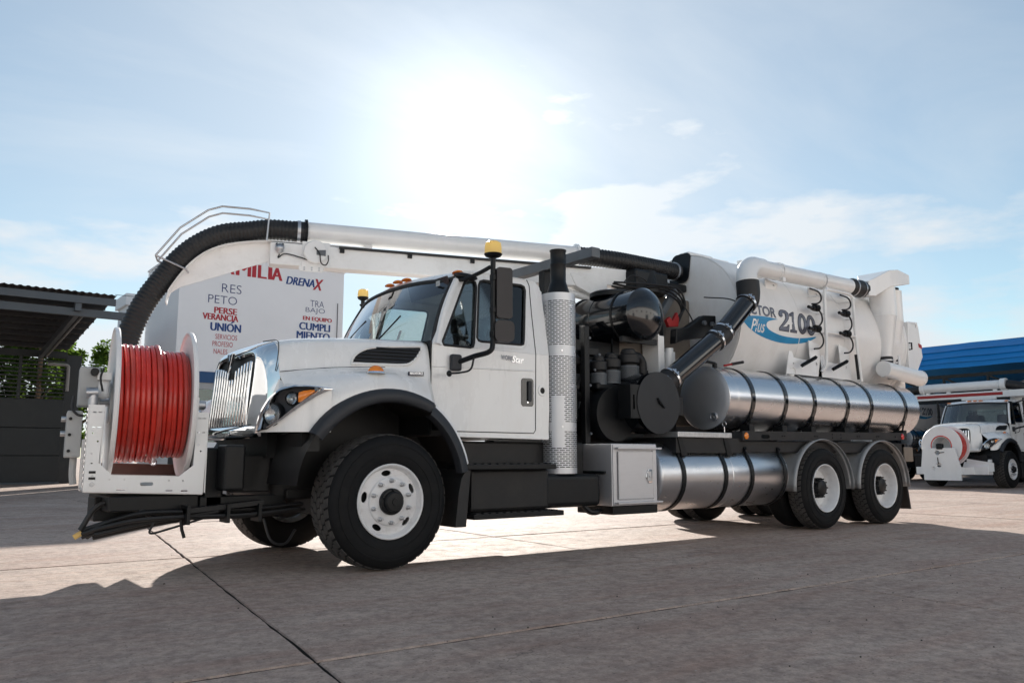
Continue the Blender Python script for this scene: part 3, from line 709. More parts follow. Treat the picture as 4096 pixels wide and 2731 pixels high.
# panel line between bonnet and fender
for sg in (1, -1):
    MB().tube([(s[0], CY-sg*(s[2]+.0605), s[4]+.002) for s in ST[:5]], .0032, 5).build('panel_gap', BSAT, hood)
MB().tube(spline([(-.82, .5, 1.60), (-.81, .49, 1.7), (-.80, .50, 1.80), (-.79, .58, 1.865), (-.785, .9, 1.89)], 4), .004, 5).build('panel_gap', BSAT, hood)
MB().box(.462, .478, .19, 2.25, 1.1, 1.93).build('cowl_gap', BSAT, trk, smooth=0)
# chrome nose
R0 = [(0, 1.89), (.35, 1.886), (.58, 1.868), (.69, 1.835), (.722, 1.75), (.745, 1.6), (.76, 1.46), (.75, 1.28), (.74, 1.10)]
R1 = [(0, 1.86), (.33, 1.857), (.52, 1.838), (.60, 1.795), (.628, 1.70), (.64, 1.56), (.645, 1.42), (.635, 1.26), (.61, 1.10)]
R2 = [(0, 1.79), (.3, 1.80), (.44, 1.785), (.50, 1.735), (.515, 1.63), (.515, 1.5), (.505, 1.38), (.49, 1.26), (.465, 1.15)]
R3 = [(0, 1.745), (.29, 1.765), (.42, 1.755), (.475, 1.71), (.49, 1.62), (.49, 1.5), (.48, 1.38), (.465, 1.27), (.44, 1.165)]
rows = []
for R_, xs in ((R0, (-.79, -.79)), (R1, (-.86, -.90)), (R2, (-.905, -.965)), (R3, (-.89, -.95))):
    def xz(z): t = (1.85-z)/.7; return xs[0]+(xs[1]-xs[0])*max(0, min(1, t))
    rows.append([(xz(z), CY+w_, z) for w_, z in reversed(R_)]+[(xz(z), CY-w_, z) for w_, z in R_[1:]])
MB().grid(rows).build('grille_surround', CHROME, trk, smooth=180, subsurf=2, fix=False)
gx = lambda z: -.905-(1.75-z)*.075
MB().add([(gx(1.14)+.03, CY-.5, 1.13), (gx(1.14)+.03, CY+.5, 1.13), (gx(1.78)+.03, CY+.5, 1.78), (gx(1.78)+.03, CY-.5, 1.78)], [(0, 1, 2, 3)]).build('grille_backing', BSAT, trk, smooth=0, fix=False)
for k in range(14):
    y = CY-.445+k*.0685
    zt = 1.70-.09*(1-abs(y-CY)/.45)**2-(.05 if abs(y-CY) < .05 else 0)
    MB().beam((gx(1.15)-.012, y, 1.16), (gx(zt)-.012, y, zt), .034, .03, upv=(1, 0, 0)).build('grille_bar', CHROME, trk, smooth=30, bevel=.011, seg=3)
em = MB().plate([(-.07, 1.80), (-.03, 1.80), (0, 1.735), (.03, 1.80), (.07, 1.80), (.012, 1.63), (-.012, 1.63)], lambda u, v, w_: (gx(v)-.03-w_, CY+u, v), 0, .025)
em.build('hood_emblem', CHROME, trk, smooth=0, bevel=.004)
MB().plate([(-.03, 1.79), (.03, 1.79), (0, 1.69)], lambda u, v, w_: (gx(v)-.045-w_, CY+u, v), 0, .004).build('emblem_inlay', BGLOSS, trk, smooth=0)
val = MB().grid([[(-.945, CY-.74, 1.14), (-.965, CY-.62, 1.15), (-.985, CY-.45, 1.155), (-.985, CY+.45, 1.155), (-.965, CY+.62, 1.15), (-.945, CY+.74, 1.14)], [(-.93, CY-.74, 1.07), (-.95, CY-.64, 1.055), (-.975, CY-.45, 1.05), (-.975, CY+.45, 1.05), (-.95, CY+.64, 1.055), (-.93, CY+.74, 1.07)]])
vo_ = val.build('lower_valance', CHROME, trk, smooth=60); vm = vo_.modifiers.new('shell', 'SOLIDIFY'); vm.thickness = .02
MB().plate(rrect(-.16, .16, 1.075, 1.11, .017), lambda u, v, w_: (-.985-w_, CY+u, v), 0, .006).build('valance_badge', ALU, trk, smooth=0)

# headlights (both sides)
def lamp_xy(t, off, sg):
    P0, P1, P2 = V((-.962, .49)), V((-.93, .10)), V((-.53, .035))
    p = P0*(1-t)**2+P1*2*t*(1-t)+P2*t*t
    d = ((P1-P0)*(1-t)+(P2-P1)*t).normalized(); nrm = V((d.y, -d.x))
    p = p+nrm*off
    return (p.x, p.y if sg > 0 else mir(p.y))
LO = [(0, 1.105), (.22, 1.12), (.45, 1.19), (.68, 1.30), (.86, 1.385), (1.0, 1.435)]
UP = [(0, 1.125), (.1, 1.26), (.25, 1.37), (.42, 1.44), (.62, 1.462), (.82, 1.455), (1.0, 1.44)]
def lerp(tab, t):
    for a, b in zip(tab, tab[1:]):
        if t <= b[0]: k = (t-a[0])/(b[0]-a[0]); return a[1]+(b[1]-a[1])*k
    return tab[-1][1]
def lp(t, z, off, sg): x, y = lamp_xy(t, off, sg); return (x, y, z)
for sg in (1, -1):
    n = 22; rows = []
    for sh, off in ((0, -.012), (0, .016), (.13, .022), (.2, .006), (.22, -.05)):
        up_, lo_ = [], []
        for k in range(n+1):
            t = k/n; tt = sh*.3+t*(1-sh*.9); zu, zl = lerp(UP, t), lerp(LO, t); zm = (zu+zl)/2; kk = 1-sh*1.15
            up_.append(lp(tt, zm+(zu-zm)*kk, off, sg)); lo_.append(lp(tt, zm+(zl-zm)*(1-sh*.75), off, sg))
        rows.append(up_+lo_[::-1])
    bez = MB().grid(rows, True).build('headlight', CHROME, trk, smooth=60, fix=True)
    rw = []
    for q in range(5):
        rw.append([lp(.05+t*.0405, lerp(LO, .05+t*.0405)*(1-q/4)+lerp(UP, .05+t*.0405)*q/4, -.035-.02*sin(pi*q/4), sg) for t in range(20)])
    MB().grid(rw).build('lamp_bucket', PLASTIC, bez, smooth=60)
    for (t, z, r, dpt) in ((.27, 1.235, .085, .0), (.56, 1.355, .05, .0)):
        x, y = lamp_xy(t, -.045, sg); dv = V((-.9, -.42*sg, 0)).normalized() if t < .4 else V((-.8, -.6*sg, 0)).normalized()
        MB().lathe((x, y, z), dv, [(-.03, r*1.12), (.04, r*1.1), (.044, r*1.0), (.03, r*.98)], 28, cap=False).build('lamp_ring', BSAT, bez)
        MB().lathe((x, y, z), dv, [(.0, .01), (.012, r*.6), (.03, r*.97)], 24, cap=False).build('lamp_reflector', LAMPG, bez)
        MB().lathe((x, y, z), dv, [(.033, r), (.045, r*.75), (.05, 0)], 28, cap=False).build('lamp_lens', LENSG, bez)
    # fender skin round the lamp: below it down to the lower edge, above it up to the crown
    MB().grid([[lp(k/16, 1.098, -.014, sg) for k in range(17)], [lp(k/16, lerp(LO, k/16)+.012, -.012, sg) for k in range(17)]]).build('fender_skin', CABW, trk, smooth=60)
    crown = [(-.80, .75, 1.545), (-.79, .80, 1.525), (-.77, .88, 1.50), (-.72, .98, 1.485), (-.64, 1.07, 1.475), (-.53, 1.13, 1.465)]
    cs = spline([(x, (CY-w_) if sg > 0 else (CY+w_), z-.012) for x, w_, z in crown], 4)
    nn = len(cs)
    MB().grid([[lp(k/(nn-1), lerp(UP, k/(nn-1))-.012, -.012, sg) for k in range(nn)], cs]).build('fender_skin', CABW, trk, smooth=60)
    am = [[lp(t, z0+(z1-z0)*q/3, -.012+.012*sin(pi*q/3), sg) for q in range(4)] for t, z0, z1 in ((.635, 1.325, 1.405), (.70, 1.345, 1.418), (.77, 1.375, 1.425), (.82, 1.41, 1.425))]
    MB().grid(am).build('turn_signal', AMBER, bez, smooth=60)
    # marker lamp on the fender crown
    y = .11 if sg > 0 else mir(.11)
    MB().ball((-.11, y, 1.595), .075, 14, (1, .6, .85), half=True).build('fender_marker', AMBER, trk)
    MB().lathe((-.11, y, 1.59), (0, 0, 1), [(0, .083), (.014, .08), (.018, .07)], 20).build('marker_base', CHROME, trk)

# air intake grilles, flush in the bonnet side
for sg in (1, -1):
    def side_y(x, z):
        for a, b in zip(ST, ST[1:]):
            if x <= b[0] or b is ST[-1]:
                k = (x-a[0])/(b[0]-a[0]); ws = a[2]+(b[2]-a[2])*k; zs = a[3]+(b[3]-a[3])*k; zr = a[4]+(b[4]-a[4])*k; break
        q = (zs-z)/(zs-zr); w_ = ws+.012+.045*q
        return CY-sg*w_
    out = spline([(-.24, 0, 1.685), (-.2, 0, 1.76), (-.1, 0, 1.82), (.05, 0, 1.845), (.3, 0, 1.862), (.385, 0, 1.862), (.36, 0, 1.80), (.3, 0, 1.73), (.22, 0, 1.695), (0, 0, 1.688), (-.24, 0, 1.685)], 5)[:-1]
    pts = [(p.x, side_y(p.x, p.z)-sg*.006, p.z) for p in out]; c_ = len(pts)
    vt = MB(); vt.add(pts+[(x, y+sg*.03, z) for x, y, z in pts], [tuple(range(c_))]+[(i, (i+1) % c_, (i+1) % c_+c_, i+c_) for i in range(c_)])
    vo_ = vt.build('air_intake', BSAT, trk, smooth=0)
    MB().tube(pts, .012, 6, closed=True).build('intake_lip', CABW, vo_)
    for z, x0, x1 in ((1.715, -.22, .24), (1.745, -.19, .3), (1.775, -.155, .33), (1.805, -.1, .35), (1.833, -.02, .37)):
        MB().tube([(x0+(x1-x0)*k/6, side_y(x0+(x1-x0)*k/6, z)-sg*.014, z) for k in range(7)], .0075, 5).build('intake_slat', PLASTIC, vo_)

# wheel arch flares
def arch_r(a): return .845
for sg in (1, -1):
    for a0, a1, nm in ((146, 62, 'arch_flare'), (60, 12, 'arch_flare')):
        rows = []
        for k in range(19):
            a = radians(a0+(a1-a0)*k/18)
            ro = .845 if nm and a0 > 100 else .835; ri = .735
            ex = 1.0 if a0 > 100 else .92
            e = min(1, min(k, 18-k)/4+.25) if a0 > 100 else 1
            c0 = (0, .615)
            pr = []
            for rr, yy in ((ro+.012, .05), (ro, .0), (ro-.02, -.022), (ro-.07*e-.02, -.03), (ri+.02*(1-e), -.012), (ri+.02*(1-e), .06)):
                pr.append((c0[0]+rr*cos(a)*ex, (yy if sg > 0 else mir(yy)), c0[1]+rr*sin(a)))
            rows.append(pr)
        MB().grid(rows).build('arch_flare', PLASTIC, trk, smooth=50)
    # cab-mounted rear quarter of the fender, and mud flap
    rows = []
    for k in range(11):
        a = radians(58-46*k/10)
        p = [(0+(.835+d)*cos(a)*.92, (yy if sg > 0 else mir(yy)), .615+(.835+d)*sin(a)) for d, yy in ((.0, .0), (.025, .012), (.03, .06), (.03, .25))]
        rows.append(p)
    MB().grid(rows).build('fender_extension', CABW, trk, smooth=50)
    y0, y1 = (.0, .42) if sg > 0 else (mir(.42), mir(0))
    MB().plate([(.73, .80), (.78, .80), (.735, .31), (.62, .31), (.655, .6), (.68, .72)], XZ(y0), 0, y1-y0).build('mud_flap', RUBBER, trk, smooth=0, bevel=.006)
# engine badge
bd_ = MB().plate([(.22, 1.595), (.385, 1.605), (.385, 1.64), (.22, 1.63)], lambda u, v, w_: (u, .145+(u-.22)*.16+w_, v), -.006, .01); bd_.build('engine_badge', LETD, trk, smooth=0)
lettering('badge_letters', 'MAXXFORCE', (.232, .375, 1.604, 1.628), lambda u, v: (u, .1375+(u-.22)*.16, v+(u-.22)*.06), ALU, trk, .03)

# ---------------- cab
KT = .16
def sy(z): return .2+KT*max(0, z-1.9)
DOOR = [(.70, 1.135), (1.655, 1.135), (1.665, 1.9)]
for sg in (1, -1):
    def f3(u, v, w_, sg=sg):
        y = sy(v)+w_; return (u, y if sg > 0 else mir(y), v)
    low = MB().plate([(.485, 1.33), (.6, 1.17), (.66, 1.10), (1.83, 1.085), (1.845, 1.35), (1.842, 1.9), (.485, 1.9)], f3, 0, .04)
    sp = low.build('cab_side', CABW, trk, smooth=0, bevel=.008)
    vent = [(.60, 1.93), (.615, 1.9), (.62, 1.90), (.90, 1.90), (.93, 1.91), (.945, 1.945), (1.028, 2.50), (1.02, 2.545), (.985, 2.56), (.93, 2.552), (.895, 2.525), (.72, 2.17)]
    rear = [(.985, 2.0), (1.0, 1.975), (1.03, 1.968), (1.50, 1.976), (1.53, 1.985), (1.542, 2.02), (1.622, 2.54), (1.615, 2.575), (1.58, 2.588), (1.12, 2.575), (1.08, 2.56), (1.06, 2.52)]
    upo = [(.487, 1.9), (1.842, 1.9), (1.835, 2.45), (1.815, 2.60), (1.77, 2.648), (1.68, 2.66), (1.3, 2.665), (.95, 2.655), (.86, 2.625), (.822, 2.585)]
    MB().plate(upo, f3, 0, .035, [vent, rear]).build('window_frame', CABW, sp, smooth=0, bevel=.006)
    for h_, nm in ((vent, 'vent_window'), (rear, 'door_window')):
        MB().plate(h_, f3, .016, .020).build(nm, GLASSD, trk, smooth=0)
        MB().tube([f3(a, b, .004) for a, b in h_], .013, 6, closed=True).build('window_seal', RUBBER, trk)
    MB().tube([f3(*p, -.002) for p in ((.60, 1.19), (.62, 1.15), (.7, 1.132), (1.64, 1.13), (1.664, 1.16), (1.672, 1.9), (1.672, 2.3), (1.68, 2.6), (1.655, 2.655))], .0042, 5).build('door_gap', BSAT, sp)
    MB().tube([f3(.5+.115*k, 1.70+.003*k, .008) for k in range(11)], .012, 8).build('door_crease', CABW, sp)
    MB().tube([f3(*p, -.001) for p in ((1.0, 1.915), (1.3, 1.925), (1.52, 1.935), (1.56, 1.97), (1.57, 2.02))], .004, 6).build('window_crease', CABW, sp)
    MB().plate([(.66, 1.085), (1.82, 1.07), (1.82, 1.09), (.66, 1.11)], f3, -.012, .02).build('sill_trim', CABW, sp, smooth=0, bevel=.004)
    # door handle
    hd = MB().plate(rrect(1.49, 1.64, 1.385, 1.655, .03), f3, -.006, .012).build('door_handle', BGLOSS, trk, smooth=0, bevel=.004)
    MB().plate(rrect(1.565, 1.605, 1.43, 1.63, .015), f3, -.022, -.006).build('pull_grip', PLASTIC, hd, smooth=0, bevel=.006)
    MB().lathe(f3(1.565, 1.425, -.006), (0, -1 if sg > 0 else 1, 0), [(0, .011), (.004, .01), (.004, 0)], 12).build('key_lock', CHROME, hd)
    q = f3(1.75, 1.545, 0); d_ = (0, -1 if sg > 0 else 1, 0)
    MB().lathe(q, d_, [(0, .055), (.008, .052), (.009, .03)], 24, cap=False).build('vent_ring', CABW, trk)
    MB().lathe(q, d_, [(.002, 0), (.0021, .032)], 16, cap=False).build('vent_hole', BSAT, trk)
lettering('model_badge', 'WORK', (1.245, 1.385, 1.815, 1.86), lambda u, v: (u, .192, v-.03*(u-1.25)), LETG, trk, .02)
lettering('model_badge', 'Star', (1.375, 1.52, 1.80, 1.865), lambda u, v: (u, .1915, v-.03*(u-1.25)), ALU, trk, .02, .3)
# roof, rear wall, floor
rows = []
for x, z, w_ in ((.735, 2.605, .90), (.80, 2.665, .905), (.95, 2.70, .91), (1.3, 2.715, .91), (1.65, 2.705, .91), (1.78, 2.67, .905), (1.835, 2.58, .895), (1.845, 2.4, .90)):
    edge = {.735: 2.585, .80: 2.60, .95: 2.64, 1.3: 2.655, 1.65: 2.65, 1.78: 2.63, 1.835: 2.55, 1.845: 2.38}[x]
    bow = .075 if x < .9 else .0
    half = [(0, z), (.3, z-.004), (.6, z-.018), (.78, z-.03), (.86, (z+edge)/2-.005), (w_, edge)]
    rows.append([(x-bow*(1-(a/.9)**2)+.1*(a/.9)**3*(x < .9), CY-a, b) for a, b in reversed(half)]+[(x-bow*(1-(a/.9)**2)+.1*(a/.9)**3*(x < .9), CY+a, b) for a, b in half[1:]])
MB().grid(rows).build('cab_roof', CABW, trk, smooth=180, subsurf=2, fix=False)
def f3r(u, v, w_): k = max(0, v-1.9)*KT; return (1.80+w_, CY+u*(1.02-k)/1.02, v)
MB().plate([(-1.02, 1.08), (1.02, 1.08), (1.02, 2.55), (.9, 2.66), (-.9, 2.66), (-1.02, 2.55)], f3r, 0, .035, [rrect(-.76, .76, 1.97, 2.42, .06)]).build('cab_rear_wall', CABW, trk, smooth=0, bevel=.01)
MB().plate(rrect(-.76, .76, 1.97, 2.42, .06), f3r, .012, .018).build('rear_window', GLASSD, trk, smooth=0)
MB().box(.5, 1.8, .24, 2.2, 1.09, 1.14).box(.485, .52, .24, 2.2, 1.1, 1.88).build('cab_floor', DASH, trk, smooth=0)
# windscreen
def ws(u, t):     # u -1..1 across, t 0..1 up
    a = abs(u)
    zb_, zt = 1.955-.05*a**3, 2.572-.035*a**2
    xb_ = .27+.24*a**2.2; xt = .645+.13*a**2.6
    hw = .985-.09*t
    z = zb_+(zt-zb_)*t
    return (xb_+(xt-xb_)*t-.03*sin(pi*t), CY-u*hw, z)
MB().grid([[ws(-.985+1.97*i/20, .02+.95*j/8) for i in range(21)] for j in range(9)]).build('windscreen', GLASS, trk, smooth=180)
sealp = [ws(-1+2*i/20, 0) for i in range(21)]+[ws(1, j/8) for j in range(1, 9)]+[ws(1-2*i/20, 1) for i in range(1, 21)]+[ws(-1, 1-j/8) for j in range(1, 8)]
MB().tube(sealp, .02, 6, closed=True).build('windscreen_seal', RUBBER, trk)
for sg in (1, -1):
    p = [ws(sg*1.035, j/8) for j in range(9)]
    MB().tube([(x+.015, y, z) for x, y, z in p], .034, 8).build('windscreen_pillar', CABW, trk)
cowl = [[(.44, CY-u*1.0, 1.9) for u in [-1+.1*i for i in range(21)]], [(lambda p: (p[0]+.0, p[1], p[2]-.02))(ws(-(-1+.1*i), 0)) for i in range(21)][::-1]]
MB().grid([[(.42+.02*abs(-1+.1*i), CY+(-1+.1*i)*.99, 1.915+.06*(1-abs(-1+.1*i)**2)) for i in range(21)], [ (lambda p: (p[0]+.03, p[1], p[2]-.03))(ws(-(-1+.1*i), 0)) for i in range(21)]]).build('wiper_cowl', BSAT, trk, smooth=60)
MB().tube([(.30, 1.75, 1.955), (.42, 1.35, 2.25)], .008, 5).tube([(.30, .95, 1.955), (.40, .62, 2.2)], .008, 5).build('wiper', BSAT, trk)
# cab markers
for y in (.36, 1.05, 1.22, 1.39, 2.08):
    a = abs(y-CY)/.9; x = .755-.075*(1-a*a)+.1*a**3
    MB().ball((x+.02, y, 2.655-.035*a), .062, 14, (.75, 1.1, .42), half=True).build('roof_marker', AMBER, trk)
# interior
MB().box(.5, .86, .3, 2.14, 1.5, 1.93).box(.62, .9, .9, 1.6, 1.2, 1.6).build('dashboard', DASH, trk, smooth=0, bevel=.06, seg=3)
MB().tube([(1.0+.10*cos(2*pi*k/24)*.5-.0, .70+.22*sin(2*pi*k/24), 1.93+.2*cos(2*pi*k/24)*.8) for k in range(24)], .016, 8, closed=True).cyl((.86, .70, 1.72), (1.0, .70, 1.93), .03).box(.985, 1.01, .5, .9, 1.92, 1.945).build('steering_wheel', DASH, trk)
for y in (.55, 1.5):
    MB().box(1.12, 1.6, y-.02, y+.46, 1.45, 1.62).build('seat', SEAT, trk, smooth=0, bevel=.06, seg=3)
    MB().beam((1.58, y+.22, 1.58), (1.7, y+.22, 2.25), .46, .14).build('seat_back', SEAT, trk, smooth=0, bevel=.06, seg=3)
    MB().beam((1.69, y+.22, 2.27), (1.72, y+.22, 2.45), .28, .1).build('head_rest', SEAT, trk, smooth=0, bevel=.04, seg=3)
MB().beam((.74, .33, 2.5), (.78, 1.1, 2.52), .15, .015, upv=(1, 0, .3)).beam((.74, 1.35, 2.52), (.78, 2.1, 2.5), .15, .015, upv=(1, 0, .3)).build('sun_visor', SEAT, trk, smooth=0)
MB().plate([(.0, 0), (.07, 0), (.07, .05), (0, .05)], lambda u, v, w_: (lambda p: (p[0]-.008, p[1]-u, p[2]+v))(ws(.84, .9)), 0, .002).build('windscreen_sticker', GREYP, trk, smooth=0)
MB().plate([(.0, 0), (.05, 0), (.05, .09), (0, .09)], lambda u, v, w_: (lambda p: (p[0]-.008+v*.35, p[1]-u, p[2]+v))(ws(.62, .04)), 0, .002).build('windscreen_sticker', GREYP, trk, smooth=0)

# ---------------- mirrors and beacons
for sg in (1, -1):
    F = (lambda y: y) if sg > 0 else mir
    ym = -.06
    pole = spline([(.73, F(.17), 1.745), (.84, F(.05), 1.80), (.93, F(ym), 1.84), (.965, F(ym), 1.93), (.965, F(ym), 2.2), (.965, F(ym), 2.5), (.965, F(ym), 2.70)], 5)
    mp_ = MB().tube(pole, .024, 8).build('mirror_pole', BSAT, trk)
    MB().tube(spline([(.95, F(ym+.02), 2.62), (.90, F(.06), 2.575), (.84, F(.2), 2.535), (.80, F(.33), 2.545)], 4), .02, 8).build('mirror_arm', BSAT, mp_)
    MB().ball((.89, F(.27), 2.575), .085, 14, (1.6, .4, .4)).build('arm_fairing', BSAT, mp_)
    MB().box(.665, .775, min(F(.14), F(.2)), max(F(.14), F(.2)), 1.67, 1.82).build('mirror_bracket', PLASTIC, mp_, smooth=0, bevel=.02)
    c0 = (1.04, F(ym-.02)); a_ = radians(58)*(1 if sg > 0 else -1)
    dx, dy = cos(a_)*.0+.98, -.2*sg
    def mface(u, v, w_): return (1.075+u*.97+w_*.25, F(ym-.03-u*.24+w_*.97), v)
    hs = MB().plate(rrect(-.09, .065, 2.145, 2.615, .03), mface, -.035, .025).build('mirror_housing', MIRP, mp_, smooth=0, bevel=.02, seg=3)
    MB().plate(rrect(-.08, .055, 2.16, 2.60, .025), lambda u, v, w_: mface(u, v, w_), .027, .029).build('mirror_glass', CHROME, hs, smooth=0)
    h2 = MB().plate(rrect(-.11, .08, 1.93, 2.125, .05), mface, -.045, .025).build('convex_mirror', MIRP, mp_, smooth=0, bevel=.025, seg=3)
    MB().plate(rrect(-.10, .07, 1.95, 2.105, .04), mface, .027, .029).build('mirror_glass', CHROME, h2, smooth=0)
    for z in (2.0, 2.22, 2.52): MB().box(.945, 1.0, min(F(ym-.03), F(ym+.03)), max(F(ym-.03), F(ym+.03)), z-.03, z+.03).build('mirror_clamp', BSAT, mp_, smooth=0, bevel=.008)
    MB().tube(spline([(.83, F(.04), 1.79), (.80, F(.05), 1.68), (.7, F(.07), 1.645), (.61, F(.09), 1.635)], 5), .009, 6).build('look_down_stalk', BSAT, mp_)
    MB().ball((.60, F(.09), 1.633), .028, 12, (1, .6, 1)).build('look_down_mirror', BSAT, mp_)
    bk = 1.28 if sg > 0 else 1.0
    bc = MB().lathe((.965, F(ym), 2.70), (0, 0, 1), [(0, .03), (.015, .055*bk), (.035, .066*bk), (.04, .062*bk)], 24).build('beacon_base', BSAT, trk)
    MB().lathe((.965, F(ym), 2.74), (0, 0, 1), [(0, .062*bk), (.045*bk, .061*bk), (.078*bk, .055*bk), (.09*bk, .036*bk), (.093*bk, 0)], 24).build('beacon_lens', YELLOW, bc)

# ---------------- steps and boxes under the door
for z, x0, x1 in ((.83, .72, 1.74), (.40, .80, 1.83)):
    st = MB().box(x0, x1, -.02, .30, z-.035, z+.012).build('cab_step', BSAT, trk, smooth=0, bevel=.006)
    for k in range(12): MB().box(x0+.03+k*.08, x0+.08+k*.08, -.01, .29, z+.012, z+.02).build('step_cleat', FRAME, st, smooth=0)
MB().box(.85, 1.75, .1, .6, .42, .80).build('battery_box', FRAME, trk, smooth=0, bevel=.03)
MB().cyl((.86, .24, .58), (1.74, .24, .58), .125, n=24).build('air_tank', FRAME, trk)
MB().box(.75, 2.4, .32, .7, .5, 1.05).build('under_cab_panel', FRAME, trk, smooth=0, bevel=.02)
MB().box(1.7, 2.45, .12, .6, .42, .74).build('muffler_base', BSAT, trk, smooth=0, bevel=.05, seg=3)
MB().tube(spline([(2.2, .2, .5), (2.3, .16, .38), (2.42, .16, .36), (2.5, .2, .38)], 4), .03, 8).build('exhaust_tail', BSAT, trk)

# ---------------- perforated exhaust guard
gc = V((2.02, .26)); GR = .172; Z0, Z1 = .745, 2.535
gm = MB(); NC = 54; rowsz = [Z0]; typ = []
z = Z0
def solid_band(z): return z < .80 or z > 2.45 or 1.155 < z < 1.235 or 1.90 < z < 1.995
while z < Z1-.005:
    if solid_band(z): h = .02; typ.append(0)
    else: h = .0085 if (len(typ) and typ[-1] == 0) else .0115; typ.append(0 if (len(typ) and typ[-1] != 0) else (1+(len(typ)//2) % 2))
    z += h; rowsz.append(z)
vs = []; fs = []
for zz_ in rowsz:
    for k in range(NC*2):
        a = 2*pi*k/(NC*2); vs.append((gc.x+GR*cos(a), gc.y+GR*sin(a), zz_))
M2 = NC*2
for j, ty in enumerate(typ):
    for k in range(M2):
        hole = False
        if ty:
            q = (k+(3 if ty == 2 else 0)) % 6; hole = q < 5
            a = degr = 360*k/M2
            zc_ = rowsz[j]
            if 200 < degr < 246 and zc_ < 1.5 and zc_ > 1.0: hole = False
        if hole: continue
        k2 = (k+1) % M2; fs.append((j*M2+k, j*M2+k2, (j+1)*M2+k2, (j+1)*M2+k))
gm.add(vs, fs)
gd = gm.build('exhaust_guard', mat('guard_aluminium', (.66, .67, .69), .42, metal=.6, var=.06, vs=4, dirt=.08), trk, smooth=180, fix=False)
for z in (1.195, 1.945):
    for a in (240, 300): MB().lathe((gc.x+GR*cos(radians(a)), gc.y+GR*sin(radians(a)), z), (cos(radians(a)), sin(radians(a)), 0), [(0, .012), (.006, .01), (.006, 0)], 10).build('guard_screw', ALU, gd)
MB().cyl((gc.x, gc.y, .7), (gc.x, gc.y, 2.5), .105, n=24).build('muffler', BSAT, trk)
MB().lathe((gc.x, gc.y, 2.5), (0, 0, 1), [(0, .12), (.06, .115), (.16, .085), (.17, .08), (.34, .08), (.345, .083), (.355, .083), (.36, .08), (.48, .08), (.49, .086), (.50, .086), (.50, .075)], 28).build('exhaust_outlet', BSAT, trk)

# ---------------- boom rest across the truck
br = MB().box(2.44, 2.56, .2, 1.95, 2.99, 3.10).build('boom_rest', STEELG, trk, smooth=0, bevel=.008)
MB().box(2.45, 2.55, 1.0, 1.1, 1.6, 2.99).box(2.45, 2.55, 1.7, 1.8, 1.6, 2.99).build('boom_rest_post', BSAT, trk, smooth=0, bevel=.006)

# ---------------- tool box
tb_ = MB().box(2.5, 3.15, .02, .57, .42, 1.04).build('tool_box', BOX, trk, smooth=0, bevel=.006)
MB().plate([(2.51, .43), (3.14, .43), (3.14, 1.03), (2.51, 1.03)], XZ(.02), -.012, 0, [[(2.565, .475), (3.085, .475), (3.085, .97), (2.565, .97)]]).build('box_frame', BOX, tb_, smooth=0, bevel=.003)
MB().box(2.575, 3.075, -.002, .018, .485, .96).build('box_door', BOX, tb_, smooth=0, bevel=.004)
for z_ in (.985, .44): MB().box(2.53, 3.17, -.045, .0, z_, z_+.018).build('drip_rail', BOX, tb_, smooth=0, bevel=.003)
MB().box(2.568, 2.576, -.01, .0, .49, .955).build('hinge', ALUD, tb_, smooth=0)
lt = MB().plate([(2.96, .70), (3.0, .64), (3.05, .64), (3.05, .78), (3.0, .78), (2.965, .74)], XZ(-.002), -.012, 0).build('latch_plate', CHROME, tb_, smooth=0, bevel=.003)
MB().box(2.985, 3.035, -.018, -.012, .66, .76).box(2.997, 3.02, -.03, -.018, .7, .715).build('latch_lever', ALUD, lt, smooth=0, bevel=.002)
MB().box(2.47, 2.50, .1, .52, .735, .765).build('side_grab', BSAT, tb_, smooth=0, bevel=.006)
MB().box(2.55, 3.2, .06, .6, .33, .42).build('box_bracket', BSAT, trk, smooth=0, bevel=.01)

# ---------------- fuel tank
FT = V((3.2, .37, .695)); FRD = .37
ft = MB().lathe((3.22, FT.y, FT.z), (1, 0, 0), [(-.03, 0), (-.028, .12), (-.015, .3), (0, FRD-.012), (.012, FRD), (1.18, FRD), (1.185, FRD+.006), (1.20, FRD+.006), (1.205, FRD), (2.24, FRD), (2.255, FRD-.012), (2.27, .3), (2.28, 0)], 64).build('fuel_tank', ALUS, trk, smooth=40)
for x in (3.56, 4.27, 4.75, 5.4):
    MB().lathe((x, FT.y, FT.z), (1, 0, 0), [(-.028, FRD+.003), (-.028, FRD+.012), (.028, FRD+.012), (.028, FRD+.003)], 48, cap=False).build('tank_strap', BSAT, ft, smooth=40)
    MB().beam((x, .08, .98), (x, .2, 1.12), .05, .03).cyl((x, .06, .9), (x, .1, 1.02), .01, n=8).build('strap_bracket', BSAT, ft, smooth=30)
MB().box(3.3, 5.5, .45, .8, .5, .95).build('tank_cradle', FRAME, trk, smooth=0)

